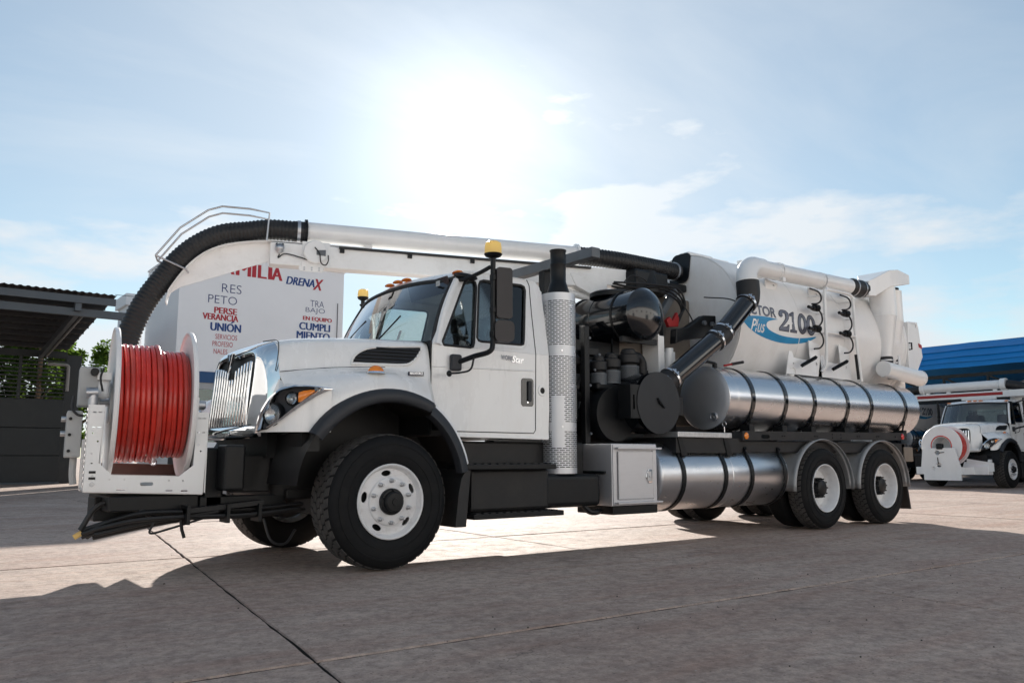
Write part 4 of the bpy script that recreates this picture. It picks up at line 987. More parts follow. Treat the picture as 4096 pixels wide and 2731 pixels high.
# ---------------- side rail, deck, lamps
def tilt(x): return (x-4.63)*.012
rl = MB()
for a, b in ((4.62, 6.6), (6.603, 8.42)):
    rl.plate([(a, 1.10+tilt(a)), (b, 1.10+tilt(b)), (b, 1.20+tilt(b)), (a, 1.20+tilt(a))], XZ(.02), 0, .006, [rrect(4.98, 5.14, 1.122, 1.172, .024)] if a < 5 else [])
    rl.add([(a, .02, 1.2+tilt(a)), (b, .02, 1.2+tilt(b)), (b, .1, 1.2+tilt(b)), (a, .1, 1.2+tilt(a)), (a, .02, 1.206+tilt(a)), (b, .02, 1.206+tilt(b)), (b, .1, 1.206+tilt(b)), (a, .1, 1.206+tilt(a))], [(0, 1, 2, 3), (4, 7, 6, 5), (0, 4, 5, 1)])
rail = rl.build('side_rail', FRAME, trk, smooth=0)
for x in (5.4, 5.45, 6.1, 6.15, 6.5, 6.7, 7.1, 7.15, 7.6, 7.65, 8.1):
    for dz in ((.05,) if x not in (6.5, 6.7) else (.03, .075)): MB().lathe((x, .02, 1.1+dz+tilt(x)), (0, -1, 0), [(0, .011), (.008, .009), (.008, 0)], 8).build('rail_bolt', BSAT, rail)
for x, m_ in ((4.69, REDL), (8.3, REDL)):
    MB().lathe((x, .02, 1.15+tilt(x)), (0, -1, 0), [(0, .04), (.008, .04), (.012, .033), (.016, .028), (.018, 0)], 20).build('side_marker', AMBER if x < 5 else REDL, rail)
MB().box(4.63, 8.5, .1, .75, .96, 1.1).build('subframe', FRAME, trk, smooth=0, bevel=.01)
dk = MB().box(3.48, 4.40, .0, .5, 1.12, 1.178).build('deck_step', TREAD, trk, smooth=0, bevel=.004)
for k in range(22):
    for r_ in range(2):
        x = 3.5+k*.041; z = 1.135+r_*.027
        MB().beam((x, -.001, z-.008), (x+.018, -.001, z+.008 if (k+r_) % 2 else z-.001), .005, .005).build('tread_bar', TREAD, dk, smooth=0)
MB().box(3.5, 4.6, .05, .7, .95, 1.12).build('deck_frame', FRAME, trk, smooth=0)
for x in (3.52, 4.3):
    MB().plate([(x, 1.12), (x+.06, 1.12), (x+.16, .92), (x+.06, .92)], XZ(.04), 0, .06).build('deck_bracket', BSAT, trk, smooth=0)

# ---------------- long water tank
WT = V((4.42, .40, 1.60)); WR = .378
wt = MB().lathe((4.42, WT.y, WT.z), (1, 0, 0), [(.004, WR-.004), (.008, WR), (.16, WR), (.165, WR+.004), (.175, WR+.004), (.18, WR), (4.45, WR), (4.5, WR-.03), (4.56, WR-.12), (4.6, .15), (4.61, 0)], 72).build('water_tank', ALU, trk, smooth=30)
MB().lathe((4.42, WT.y, WT.z), (1, 0, 0), [(-.05, 0), (-.048, .1), (-.04, .22), (-.022, .32), (-.006, WR-.015), (.006, WR-.003)], 72, cap=False).build('tank_end', ALUC, wt, smooth=60)
MB().lathe((4.36, .22, 1.37), (-1, 0, 0), [(-.02, .052), (.012, .052), (.016, .046), (.016, .04), (.006, .038), (.006, .012), (.014, .011), (.014, 0)], 24).build('tank_port', ALUD, wt)
for x in (4.86, 5.52, 6.14, 6.92, 7.52, 8.46):
    st = MB().lathe((x, WT.y, WT.z), (1, 0, 0), [(-.03, WR+.002), (-.03, WR+.012), (.03, WR+.012), (.03, WR+.002)], 56, cap=False).build('tank_strap', BGLOSS, wt, smooth=40)
    MB().beam((x, .045, 1.52), (x, .075, 1.36), .05, .02, upv=(0, 1, 0)).cyl((x, .07, 1.38), (x, .1, 1.26), .012, n=8).box(x-.05, x+.05, .06, .2, 1.2, 1.29).build('strap_buckle', BSAT, st, smooth=30)
    MB().plate([(.1, 1.2), (.7, 1.2), (.7, 1.3), (.55, 1.235), (.35, 1.205)], lambda u, v, w_: (x+w_, u, v+.02), -.03, .03).build('saddle', BSAT, wt, smooth=0)
MB().cyl((4.55, .33, 1.95), (4.55, .33, 2.02), .03, n=12).tube([(4.55, .33, 2.02), (4.42, .33, 2.03), (4.2, .35, 2.02)], .018, 8).build('tank_valve', BSAT, wt)
MB().tube([(4.66, .28, 1.995), (4.78, .245, 2.02)], .012, 8).build('valve_handle', REDP, wt)
MB().tube([(4.77, .248, 2.018), (4.93, .2, 2.05)], .018, 8).build('valve_grip', RUBBER, wt)
MB().cyl((4.42, .12, 1.19), (4.42, .12, 1.26), .006, n=6).tube([(4.42, .12+.028*cos(2*pi*k/12), 1.285+.028*sin(2*pi*k/12)) for k in range(12)], .006, 6, closed=True).build('eye_bolt', ALU, wt)

# ---------------- white debris tank
DT = V((5.06, CY, 2.66)); DR = .926
prof = [(-.06, 0)]+[(-.06+.06*(1-cos(radians(90)*k/8)) if False else -.06*cos(radians(90)*k/8)**1.0, DR*sin(radians(90)*k/8)) for k in range(1, 8)]+[(-.0, DR-.006), (.012, DR), (4.0, DR), (4.02, DR+.02), (4.08, DR+.02), (4.1, DR-.02), (4.3, .75), (4.42, .4), (4.46, 0)]
dtk = MB().lathe(DT, (1, 0, 0), prof, 96).build('debris_tank', TANKW, trk, smooth=30)
for x in (.0, 1.25, 2.35, 3.4):
    MB().lathe(DT+V((x, 0, 0)), (1, 0, 0), [(-.008, DR-.002), (-.006, DR+.004), (.006, DR+.004), (.008, DR-.002)], 96, cap=False).build('weld_seam', TANKW, dtk)
# front bulkhead plate, boom pedestal and the inlet
MB().box(5.08, 5.6, 1.12, 1.32, 3.5, 3.65).build('top_plate', TANKW, dtk, smooth=0, bevel=.03, seg=3)
MB().box(4.5, 4.99, 1.06, 1.6, 1.3, 2.95).build('boom_pedestal', BEIGE, trk, smooth=0, bevel=.02)
MB().plate(rrect(1.06, 1.38, 3.2, 3.62, .08), lambda u, v, w_: (4.96-w_-(v-3.1)*-.2, u, v), 0, .02).build('inlet_flange', BSAT, dtk, smooth=0)
MB().box(5.55, 5.9, 1.1, 1.35, 3.57, 3.62).box(6.3, 6.34, 1.18, 1.26, 3.55, 3.72).box(7.2, 7.24, 1.18, 1.26, 3.55, 3.66).build('lifting_lug', TANKW, dtk, smooth=0, bevel=.006)
for x in (5.2, 6.6, 8.0): MB().box(x, x+.2, .75, 1.7, 1.05, 1.85).build('tank_cradle', FRAME, trk, smooth=0, bevel=.01)
# print on the tank side, laid on the cylinder
def tk(u, v, e=.004): 
    dz = v-DT.z; r_ = DR+e; return (u, CY-sqrt(max(.0, r_*r_-dz*dz)), v)
def on_tank(name, pts, m_, e=.003):
    tris = tessellate_polygon([[V((a, b, 0)) for a, b in pts]])
    MB().add([tk(a, b, e) for a, b in pts], [tuple(t) for t in tris]).build(name, m_, dtk, smooth=0, fix=False)
lettering('tank_lettering', 'VACTOR', (4.98, 5.79, 2.695, 2.83), lambda u, v: tk(u, v, .004), LETD, dtk, .03)
lettering('tank_lettering', 'VACTOR', (4.99, 5.78, 2.702, 2.823), lambda u, v: tk(u, v, .006), LETG, dtk, .012)
def ell(cx, cy, rx, ry, n=26): return [(cx+rx*cos(2*pi*k/n), cy+ry*sin(2*pi*k/n)) for k in range(n)]
D2 = [(.0, .78), (.03, .9), (.1, .98), (.22, 1.0), (.34, .98), (.42, .9), (.44, .78), (.42, .65), (.34, .5), (.2, .3), (.13, .17), (.3, .17), (.36, .2), (.39, .3), (.44, .3), (.42, 0), (.0, 0), (.0, .1), (.12, .28), (.24, .48), (.3, .62), (.31, .76), (.28, .88), (.22, .91), (.16, .9), (.13, .84), (.15, .78), (.14, .72), (.08, .68), (.02, .71)]
D1 = [(.03, .88), (.22, 1.0), (.27, 1.0), (.27, .1), (.38, .07), (.38, 0), (.04, 0), (.04, .07), (.15, .1), (.15, .84), (.03, .8)]
def digit(pts, x0, w_, z0, h, holes=(), grow=0.):
    for nm, m_, e, gr in (('tank_digit_outline', LETD, .004, .011), ('tank_digit', LETG, .0065, 0)):
        def G(l, sgn=1):
            cx = sum(p[0] for p in l)/len(l); cy = sum(p[1] for p in l)/len(l); o = []
            k = len(l)
            for i in range(k):
                a, b, c = V(l[i-1]), V(l[i]), V(l[(i+1) % k])
                n1_ = V((b.y-a.y, -(b.x-a.x))); n2_ = V((c.y-b.y, -(c.x-b.x)))
                nn = (n1_.normalized()+n2_.normalized()) if n1_.length and n2_.length else V((0, 0))
                nn = nn.normalized() if nn.length > 1e-6 else nn
                o.append((b.x+nn.x*gr*sgn, b.y+nn.y*gr*sgn))
            return o
        sc = lambda l: [(x0+a*w_/.44, z0+b*h) for a, b in l]
        area = sum(p[0]*q[1]-q[0]*p[1] for p, q in zip(pts, pts[1:]+pts[:1]))
        P_ = sc(pts); P_ = G(P_, 1 if area > 0 else -1)
        loops = [P_]+[G(sc(h_), -1) for h_ in holes]
        tris = tessellate_polygon([[V((a, b, 0)) for a, b in l] for l in loops])
        flat = [p for l in loops for p in l]
        MB().add([tk(a, b, e) for a, b in flat], [tuple(t) for t in tris]).build(nm, m_, dtk, smooth=0, fix=False)
digit(D2, 5.85, .215, 2.545, .27); digit(D1, 6.08, .18, 2.545, .265)
for x in (6.27, 6.475): digit(ell(.22, .5, .22, .5), x, .195, 2.545, .265, [ell(.22, .5, .1, .36)])
up_e = [(5.07, 2.60), (5.2, 2.66), (5.4, 2.685), (5.62, 2.69), (5.82, 2.68)]
in_e = [(5.70, 2.66), (5.6, 2.63), (5.57, 2.58), (5.62, 2.535), (5.75, 2.50), (5.95, 2.475), (6.25, 2.475), (6.5, 2.50), (6.70, 2.53)]
lo_e = [(6.55, 2.46), (6.3, 2.405), (6.0, 2.385), (5.7, 2.40), (5.4, 2.45), (5.2, 2.52)]
on_tank('tank_swoosh', [(p.x, p.y) for p in spline([(a, b, 0) for a, b in up_e], 3)]+[(p.x, p.y) for p in spline([(a, b, 0) for a, b in in_e+lo_e], 3)], SWOOSH, .003)
lettering('tank_script', 'Plus', (5.25, 5.54, 2.475, 2.64), lambda u, v: tk(u, v, .006), CABW, dtk, .01, .35)
# ---------------- blower, silencer and engine bay
sil = MB().lathe((3.40, .36, 2.505), (0, 1, 0), [(-.12, 0), (-.118, .06), (-.105, .13), (-.08, .2), (-.045, .255), (-.012, .287), (0, .294), (.004, .298), (.02, .298), (.022, .295), (.62, .295), (.622, .3), (.70, .3), (.702, .295), (1.75, .295), (1.79, .28), (1.86, .15), (1.87, 0)], 56).build('silencer_tank', BGLOSS, trk, smooth=28)
MB().plate([(-.07, 0), (.07, 0), (.035, .14), (.0, .16), (-.035, .14)], lambda u, v, w_: (3.40+u, 1.62+w_, 2.79+v), -.006, .006, [ell(0, .1, .022, .03, 14)]).build('lifting_eye', BSAT, sil, smooth=0)
MB().lathe((3.45, .95, 2.78), (0, 0, 1), [(0, .26), (.05, .26), (.07, .22), (.08, 0)], 32).build('silencer_hatch', BSAT, sil)
MB().box(2.95, 3.02, .9, .98, 1.0, 2.42).build('bay_post', BSAT, trk, smooth=0, bevel=.006)
MB().box(2.95, 3.02, 1.95, 2.03, 1.0, 2.42).build('bay_post', BSAT, trk, smooth=0, bevel=.006)
MB().box(2.55, 2.62, .45, .52, .95, 2.3).build('bay_post', BSAT, trk, smooth=0, bevel=.006)
MB().box(2.3, 4.3, .76, .80, 1.0, 2.2).build('bay_panel', BSAT, trk, smooth=0)
MB().plate([(3.25, 1.9), (4.05, 1.9), (4.05, 2.4), (3.25, 2.4)], XZ(.74), 0, .02, [rrect(3.36, 3.93, 1.96, 2.34, .05)]).build('bay_frame', BSAT, trk, smooth=0)
MB().plate(rrect(3.36, 3.93, 1.96, 2.34, .05), XZ(.75), 0, .006).build('bay_cover', BEIGE, trk, smooth=0)
MB().box(2.6, 4.4, .8, 2.3, .95, 1.45).build('blower_body', BSAT, trk, smooth=0, bevel=.05)
MB().box(2.75, 2.95, .85, 2.2, 1.45, 2.1).build('radiator', BSAT, trk, smooth=0, bevel=.02)
MB().box(3.74, 3.86, .5, .72, 1.85, 2.31).build('oil_reservoir', WHITE, trk, smooth=0, bevel=.008)
MB().box(3.72, 3.74, .47, .72, 1.86, 2.315).build('reservoir_bracket', WHITE, trk, smooth=0)
MB().cyl((4.05, .6, 1.9), (4.05, .6, 2.14), .07, n=20).cyl((4.05, .6, 2.14), (4.05, .6, 2.19), .05, n=16).build('filter_canister', WHITE, trk)
MB().box(2.25, 2.9, .75, 1.7, 1.0, 1.75).build('engine_cover', BSAT, trk, smooth=0, bevel=.03)
MB().box(2.3, 2.7, .62, .7, 1.72, 1.8).box(2.3, 2.7, .62, .7, 1.42, 1.5).build('bay_bracket', STEELG, trk, smooth=0, bevel=.005)
# added sky-blocking sheet, then small fittings that crowd the bay
MB().box(2.35, 4.45, 1.95, 2.0, 1.0, 2.45).build('bay_sky_block', BSAT, trk, smooth=0)  # added dark sheet, keeps the sky from showing through the bay
MB().box(2.32, 2.4, .62, 2.0, 2.05, 2.15).build('bay_beam', BSAT, trk, smooth=0, bevel=.006)
MB().box(2.3, 2.9, .60, .66, 1.9, 1.96).build('bay_beam', STEELG, trk, smooth=0, bevel=.005)
RB = random.Random(11)
for k in range(14):
    x0 = RB.uniform(2.35, 2.9); z0 = RB.uniform(1.1, 1.6); x1 = x0+RB.uniform(-.1, .9); z1 = RB.uniform(1.5, 2.25); y0 = RB.uniform(.55, .8)
    MB().tube(spline([(x0, y0, z0), (x0+RB.uniform(-.12, .12), y0-.05, (z0*2+z1)/3), ((x0+x1)/2, y0+RB.uniform(-.06, .1), (z0+z1*2)/3), (x1, y0+.1, z1)], 6), RB.choice((.009, .013, .02, .028)), 8).build('bay_hose', RUBBER, trk)
for k in range(9):
    x0 = RB.uniform(2.3, 2.75); z0 = 1.05+k*.12
    MB().box(x0, x0+RB.uniform(.06, .2), .52+RB.uniform(0, .1), .72, z0, z0+RB.uniform(.05, .11)).build('bay_fitting', RB.choice((BSAT, FRAME, STEELG)), trk, smooth=0, bevel=.008)
for k in range(7):
    MB().lathe((2.62+.07*(k % 3), .45+.0*k, 1.15+.17*k), (0, -1, 0), [(0, .016), (.012, .014), (.012, 0)], 8).build('bay_bolt', STEELG, trk)
MB().cyl((2.45, .55, 1.3), (2.45, .55, 1.62), .07, n=20).build('bay_canister', BGLOSS, trk)
MB().cyl((2.45, .55, 1.62), (2.45, .55, 1.66), .05, n=16).build('canister_cap', ALUD, trk)
for y_ in (.62, 1.3): MB().tube([(3.4+.30*cos(radians(a)), y_, 2.505+.30*sin(radians(a))) for a in range(0, 360, 12)], .012, 6, closed=True).build('silencer_band', BSAT, sil)
MB().box(3.12, 3.68, .45, .5, 2.18, 2.24).build('silencer_saddle', BSAT, sil, smooth=0)
# relief valves with mesh baskets
for x, y, s, zt in ((2.795, .5, .82, 2.0), (2.985, .5, .95, 2.04), (3.235, .48, 1.1, 2.105)):
    rv = MB().lathe((x, y, zt), (0, 0, -1), [(0, .05*s), (.012, .068*s), (.03, .07*s), (.034, .08*s), (.06, .08*s), (.07, .1*s), (.075, .112*s), (.16, .112*s), (.17, .1*s), (.178, .085*s), (.2, .082*s)], 28).build('relief_valve', FRAME, trk)
    b = MB(); n = 40; zt2 = zt-.2; h = .145*s; rws = 14
    for j in range(rws+1):
        for k in range(n):
            a = 2*pi*(k+.5*(j % 2))/n; b.v.append((x+.108*s*cos(a), y+.108*s*sin(a), zt2-h*j/rws))
    wire_ = MB()
    for j in range(rws):
        for k in range(n):
            if j in (0, rws-1) or True:
                p = V(b.v[j*n+k]); q = V(b.v[(j+1)*n+(k if j % 2 == 0 else (k+1) % n)]); q2 = V(b.v[(j+1)*n+((k-1) % n if j % 2 == 0 else k)])
                for e in (q, q2):
                    d_ = (e-p).normalized(); o_ = V((p.x-x, p.y-y, 0)).normalized(); sd = d_.cross(o_)*.0028
                    wire_.add([p-sd, p+sd, e+sd, e-sd], [(0, 1, 2, 3)])
    wire_.lathe((x, y, zt2), (0, 0, -1), [(-.005, .1*s), (0, .11*s), (.012, .11*s)], 28, cap=False).lathe((x, y, zt2-h+.012), (0, 0, -1), [(0, .11*s), (.014, .11*s), (.014, 0)], 28, cap=False)
    wire_.build('basket_screen', STEELG, rv, smooth=0, fix=False)
    MB().cyl((x, y, zt2), (x, y, zt2-h), .085*s, n=20).build('basket_core', RUBBER, rv)
MB().tube(spline([(3.33, .55, 2.03), (3.45, .55, 2.03), (3.51, .55, 1.97), (3.52, .55, 1.85)], 6), .062, 18).lathe((3.52, .55, 1.85), (0, 0, 1), [(0, .075), (.03, .075), (.035, .065)], 20).build('valve_elbow', FRAME, trk)
MB().box(2.7, 3.7, .42, .75, 1.62, 1.70).build('valve_manifold', BSAT, trk, smooth=0, bevel=.02)
# fan drum and its inspection disc
MB().lathe((3.30, .16, 1.485), (0, 1, 0), [(0, .33), (.7, .33)], 48).build('fan_drum', BGLOSS, trk, smooth=30)
MB().cyl((2.9, .34, 1.36), (2.9, .95, 1.36), .29, n=48).build('fan_drum', BSAT, trk, smooth=30)
fd = MB().lathe((3.305, .10, 1.485), (0, 1, 0), [(-.008, 0), (-.006, .12), (.0, .335), (.006, .335), (.006, 0)], 64).build('fan_cover', mat('fan_cover_paint', (.014, .016, .02), .55, var=.3, vs=4, dirt=.3, dcol=(.04, .035, .032)), trk, smooth=30)
MB().plate([(2.90, 1.31), (3.06, 1.31), (3.06, 1.665), (2.90, 1.665)], XZ(.108), 0, .01, [rrect(2.915, 2.94, 1.40, 1.56, .012)]).box(2.88, 2.90, .11, .3, 1.31, 1.665).build('cover_tab', BSAT, fd, smooth=0)
MB().box(3.63, 3.70, .108, .12, 1.36, 1.56).build('cover_tab', BSAT, fd, smooth=0)
MB().tube([(3.27, .085, 1.535), (3.305, .075, 1.485), (3.37, .082, 1.435)], .013, 8).cyl((3.305, .1, 1.485), (3.305, .07, 1.485), .018, n=10).build('cover_handle', BSAT, fd)

# ---------------- discharge pipe: black duct, couplings, white elbow and run
PR = .118
def clamp_ring(p, d, r=PR+.012, wd=.03, parent=None):
    d = V(d).normalized(); p = V(p)
    c = MB().lathe(p-d*wd/2, d, [(0, r-.004), (0, r), (wd, r), (wd, r-.004)], 36, cap=False)
    s_ = V((-.35, -.85, .4)); s_ = (s_-d*s_.dot(d)).normalized(); t_ = d.cross(s_)
    c.obox(p+s_*(r+.008), t_*.045, d*.012, s_*.008); c.obox(p+s_*(r+.018)+t_*.02, t_*.008, d*.02, s_*.01); c.obox(p+s_*(r+.018)-t_*.02, t_*.008, d*.02, s_*.01)
    return c.build('hose_clamp', ALU, parent, smooth=30)
a0, a1, a2, a3 = V((3.50, .27, 1.665)), V((4.52, .20, 2.34)), V((5.02, .175, 2.80)), V((5.06, .185, 3.06))
d1 = (a1-a0).normalized(); d2 = (a2-a1).normalized()
MB().tube([a0-d1*.1, a0+d1*.12], PR+.004, 36).build('fan_outlet', BSAT, trk)
lp1 = MB().tube([a0+d1*.1, a1-d1*.04], PR, 40).build('discharge_pipe', BGLOSS, trk, smooth=40)
cp1 = MB().tube([a0+d1*.02, a0+d1*.05, a0+d1*.22, a0+d1*.25], [PR+.004, PR+.012, PR+.012, PR+.004], 36).build('rubber_coupling', RUBBER, trk)
clamp_ring(a0+d1*.06, d1, PR+.018, .028, cp1); clamp_ring(a0+d1*.21, d1, PR+.018, .028, cp1)
j0 = a1-d1*.12; j1 = a1+d2*.03
lp2 = MB().tube([a1+d2*.0, a2], PR, 40).build('discharge_pipe', BGLOSS, trk, smooth=40)
cp2 = MB().tube([a1-d1*.16, a1-d1*.14, a1, a1+d2*.1, a1+d2*.12], [PR+.003, PR+.013, PR+.014, PR+.013, PR+.003], 36).build('rubber_coupling', RUBBER, trk)
clamp_ring(a1-d1*.12, d1, PR+.018, .028, cp2); clamp_ring(a1+d2*.06, d2, PR+.018, .028, cp2)
sl_ = spline([a2-d2*.05, a2+d2*.03, a2+V((.035, 0, .12)), a3], 6)
cp3 = MB().tube(sl_, [PR+.006+.018*min(1, k/12) for k in range(len(sl_))], 36).build('rubber_sleeve', RUBBER, trk)
clamp_ring(a2-d2*.02, d2, PR+.016, .035, cp3)
WPR = .112
el = [a3]+[V((5.36-.30*cos(radians(t)), .185+.1*(t/90), 3.06+.25*sin(radians(t)))) for t in range(10, 91, 8)]+[V((5.5, .29, 3.312))]
elb = MB().tube(el, [.128]*len(el), 40).build('pipe_elbow', WHITE, trk, smooth=50)
MB().lathe(a3-V((0, 0, .03)), (0, 0, 1), [(0, .136), (.06, .14), (.065, .132)], 36).build('elbow_collar', WHITE, elb)
wp0, wp1 = V((5.46, .29, 3.312)), V((7.62, .30, 3.345))
wpp = MB().tube([wp0, wp1], WPR, 40).build('air_pipe', WHITE, trk, smooth=50)
for t in (.16, .62): 
    q = wp0+(wp1-wp0)*t; MB().lathe(q, wp1-wp0, [(-.004, WPR), (-.003, WPR+.004), (.003, WPR+.004), (.004, WPR)], 36, cap=False).build('pipe_seam', WHITE, wpp)
for x in (5.75, 6.75):
    MB().plate([(x, 3.24), (x+.28, 3.20), (x+.24, 3.14), (x+.06, 3.0), (x, 3.02)], XZ(.42), -.01, .01, [ell(x+.18, 3.165, .022, .014, 12)]).build('pipe_bracket', TANKW, trk, smooth=0)
    MB().lathe(V((x+.12, .29, 3.325)), (1, 0, 0), [(-.02, WPR+.001), (-.02, WPR+.006), (.02, WPR+.006), (.02, WPR+.001)], 32, cap=False).box(x+.09, x+.15, .2, .25, 3.18, 3.23).build('pipe_saddle', WHITE, wpp)
rc = MB().tube([V((7.58, .30, 3.342)), V((7.66, .30, 3.343)), V((7.9, .30, 3.35)), V((7.98, .30, 3.352))], [.114, .128, .128, .12], 36).build('rubber_coupling', RUBBER, trk)
for x in (7.68, 7.88): MB().lathe((x, .30, 3.345), (1, 0, 0), [(-.012, .128), (-.012, .134), (.012, .134), (.012, .128)], 36, cap=False).build('hose_clamp', ALUD, rc)
# cyclones
hx = MB()
def ring_(x, y0, y1, z0, z1): return [(x, y0, z0), (x, y1, z0), (x, y1, z1), (x, y0, z1)]
hx.grid([ring_(7.95, .19, .41, 3.24, 3.46), ring_(8.1, .17, .43, 3.25, 3.52), ring_(8.42, .1, .62, 3.42, 3.67), ring_(8.62, .08, .66, 3.46, 3.70), ring_(8.95, .08, .66, 3.52, 3.66)], True)
hx.f += [(0, 1, 2, 3), (16, 17, 18, 19)]
hx.build('cyclone_inlet', WHITE, trk, smooth=0, bevel=.008)
for i, (x, y) in enumerate(((8.52, .30), (8.95, .42))):
    top = 3.47-.02*i
    cy_ = MB().lathe((x, y, top), (0, 0, -1), [(0, .187), (.46, .187), (.462, .19), (.475, .19), (.477, .186), (1.06, .088), (1.1, .085)], 40).build('cyclone', WHITE, trk, smooth=28)
    MB().lathe((x, y, top+.0), (0, 0, 1), [(0, .15), (.05, .15)], 28).build('cyclone_neck', RUBBER, cy_)
    MB().lathe((x, y, 2.38), (0, 0, -1), [(-.01, .088), (0, .096), (.1, .096), (.11, .085)], 28).build('rubber_sleeve', RUBBER, cy_)
    MB().lathe((x, y, 2.345), (0, 0, -1), [(0, .097), (0, .1), (.018, .1), (.018, .097)], 28, cap=False).build('hose_clamp', ALUD, cy_)
    MB().cyl((x, y, 2.28), (x, y+.02, 2.08), .078, n=24).build('cyclone_foot', WHITE, cy_)
MB().cyl((8.28, .22, 2.19), (9.42, .27, 2.12), .118, n=36).lathe((8.28, .22, 2.19), (-1, 0, 0), [(0, .118), (.012, .116), (.016, .1), (.016, 0)], 36).build('collector_pipe', WHITE, trk, smooth=40)
MB().lathe((9.42, .27, 2.12), (1, 0, 0), [(0, .124), (.03, .124), (.04, .11), (.05, 0)], 32).build('collector_cap', WHITE, trk)
MB().plate([(8.66, 2.12), (8.78, 2.12), (8.74, 2.3), (8.76, 2.42), (8.69, 2.42), (8.70, 2.3)], XZ(.2), 0, .012).build('collector_bracket', WHITE, trk, smooth=0)
# rear door side cheek
ck = MB().plate([(9.25, 3.0), (9.55, 3.02), (9.58, 2.94), (9.66, 2.47), (9.4, 2.16), (9.22, 2.16), (9.20, 2.5)], XZ(.3), 0, .12, [ell(9.5, 2.95, .02, .025, 12)]).build('rear_cheek', WHITE, trk, smooth=0, bevel=.012)
MB().plate([(9.53, 2.68), (9.63, 2.66), (9.635, 2.60), (9.545, 2.62)], XZ(.292), 0, .006).box(9.43, 9.5, .294, .299, 2.18, 2.23).build('warning_sticker', REDP, ck, smooth=0)
MB().box(9.15, 9.35, .44, 2.0, 1.3, 3.4).build('rear_door', TANKW, trk, smooth=0, bevel=.04)
MB().tube([(9.24, .3, 2.66), (9.24, .26, 2.66), (9.24, .26, 2.56), (9.24, .3, 2.56)], .012, 6).build('door_lug', BSAT, ck)

# ---------------- nozzle rack on the tank side
rk = MB().tube(spline([(6.70, .25, 2.05), (6.765, .22, 2.14), (6.77, .20, 2.4), (6.78, .20, 2.9), (6.785, .20, 3.12), (6.83, .20, 3.185), (6.92, .20, 3.195)], 5), .022, 10)
rk.tube(spline([(6.92, .20, 3.195), (7.2, .20, 3.197), (7.42, .20, 3.19), (7.49, .20, 3.15), (7.51, .20, 3.05), (7.53, .20, 2.6), (7.57, .18, 1.96)], 5), .022, 10)
rk.tube([(6.78, .20, 2.59), (7.54, .20, 2.6)], .016, 8)
rack = rk.build('nozzle_rack', WHITE, trk)
for z in (3.1, 2.85, 2.58): MB().tube([(6.78, .2, z), (6.7, .4, z)], .012, 6).tube([(7.53, .2, z), (7.45, .4, z)], .012, 6).build('rack_stay', WHITE, rack)
for x0, sh in ((6.46, 0), (7.20, 0)):
    for z1, z0 in ((3.16, 2.95), (2.90, 2.64), (2.60, 2.34)):
        zm = (z0+z1)/2; h = (z1-z0)/2
        MB().tube(spline([(x0, .21, z1), (x0+.16, .20, z1-.02), (x0+.235, .20, zm+h*.35), (x0+.235, .20, zm-h*.3), (x0+.15, .20, z0+.02), (x0+.03, .21, z0)], 6), .0115, 8).build('bungee_strap', RUBBER, rack)
    for z in (2.885, 2.60):
        nz = MB().cyl((x0-.12, .17, z+.005), (x0-.02, .18, z), .022, n=10).cyl((x0-.02, .18, z), (x0+.05, .19, z), .03, n=12).cyl((x0+.05, .19, z+.015), (x0+.14, .19, z+.015), .042, n=14)
        for q in range(4): nz.lathe((x0+.055+q*.024, .19, z+.015), (1, 0, 0), [(-.006, .042), (-.004, .049), (.004, .049), (.006, .042)], 14, cap=False)
        nz.build('nozzle_clip', BSAT, rack, smooth=40)
for xa, za, xb2, zb2 in ((6.12, 2.085, 6.46, 2.22), (6.85, 2.085, 7.22, 2.22)):
    p, q = V((xa, .17, za)), V((xb2, .17, zb2)); L_ = (q-p).length
    MB().tube([p+(q-p)*(k/120)+V((0, cos(k*1.57)*.022, sin(k*1.57)*.022)) for k in range(121)], .0065, 5).cyl(p, q, .017, n=8).build('rack_spring', BSAT, rack)
    MB().plate([(xa-.2, 1.98), (xa+.62, 1.98), (xa+.58, 2.42), (xa+.34, 2.46), (xa+.36, 2.18), (xa-.02, 2.2), (xa-.06, 2.28), (xa-.12, 2.28)], XZ(.27), 0, .01, [ell(xa+.5, 2.15, .022, .022, 12), ell(xa-.03, 2.12, .016, .016, 10)]).build('rack_plate', WHITE, rack, smooth=0)
MB().cyl((7.43, .16, 2.33), (7.47, .16, 1.98), .02, n=10).build('rack_damper', BSAT, rack)
MB().tube(spline([(5.95, .3, 1.96), (6.02, .27, 2.06), (6.1, .26, 2.05), (6.12, .27, 1.99)], 5), .008, 6).cyl((6.1, .33, 1.95), (6.1, .33, 2.03), .05, n=16).build('filler_cap', WHITE, trk)

# ---------------- rear fenders, flaps, tail
for xw in (6.27, 7.74):
    rows = []
    for k in range(25):
        a = radians(-4+188*k/24); c_, s_ = cos(a), max(sin(a), -.08)
        R1_, R2_ = .655, .60
        rows.append([(xw+c_*R1_, y, .53+s_*(R2_)) for y in (.0,)]+[(xw+c_*(R1_+.012), .035, .53+s_*(R2_+.012)), (xw+c_*(R1_+.012), .05, .53+s_*(R2_+.012)), (xw+c_*(R1_-.006), .065, .53+s_*(R2_-.006)), (xw+c_*(R1_-.006), .3, .53+s_*(R2_-.006)), (xw+c_*(R1_+.01), .32, .53+s_*(R2_+.01)), (xw+c_*R1_, .62, .53+s_*R2_)])
    fo = MB().grid(rows).build('rear_fender', FENDG, trk, smooth=40); sm = fo.modifiers.new('shell', 'SOLIDIFY'); sm.thickness = .006
    rows = [[(x, mir(y), z) for x, y, z in r] for r in rows]
    fo = MB().grid(rows).build('rear_fender', FENDG, trk, smooth=40); sm = fo.modifiers.new('shell', 'SOLIDIFY'); sm.thickness = .006
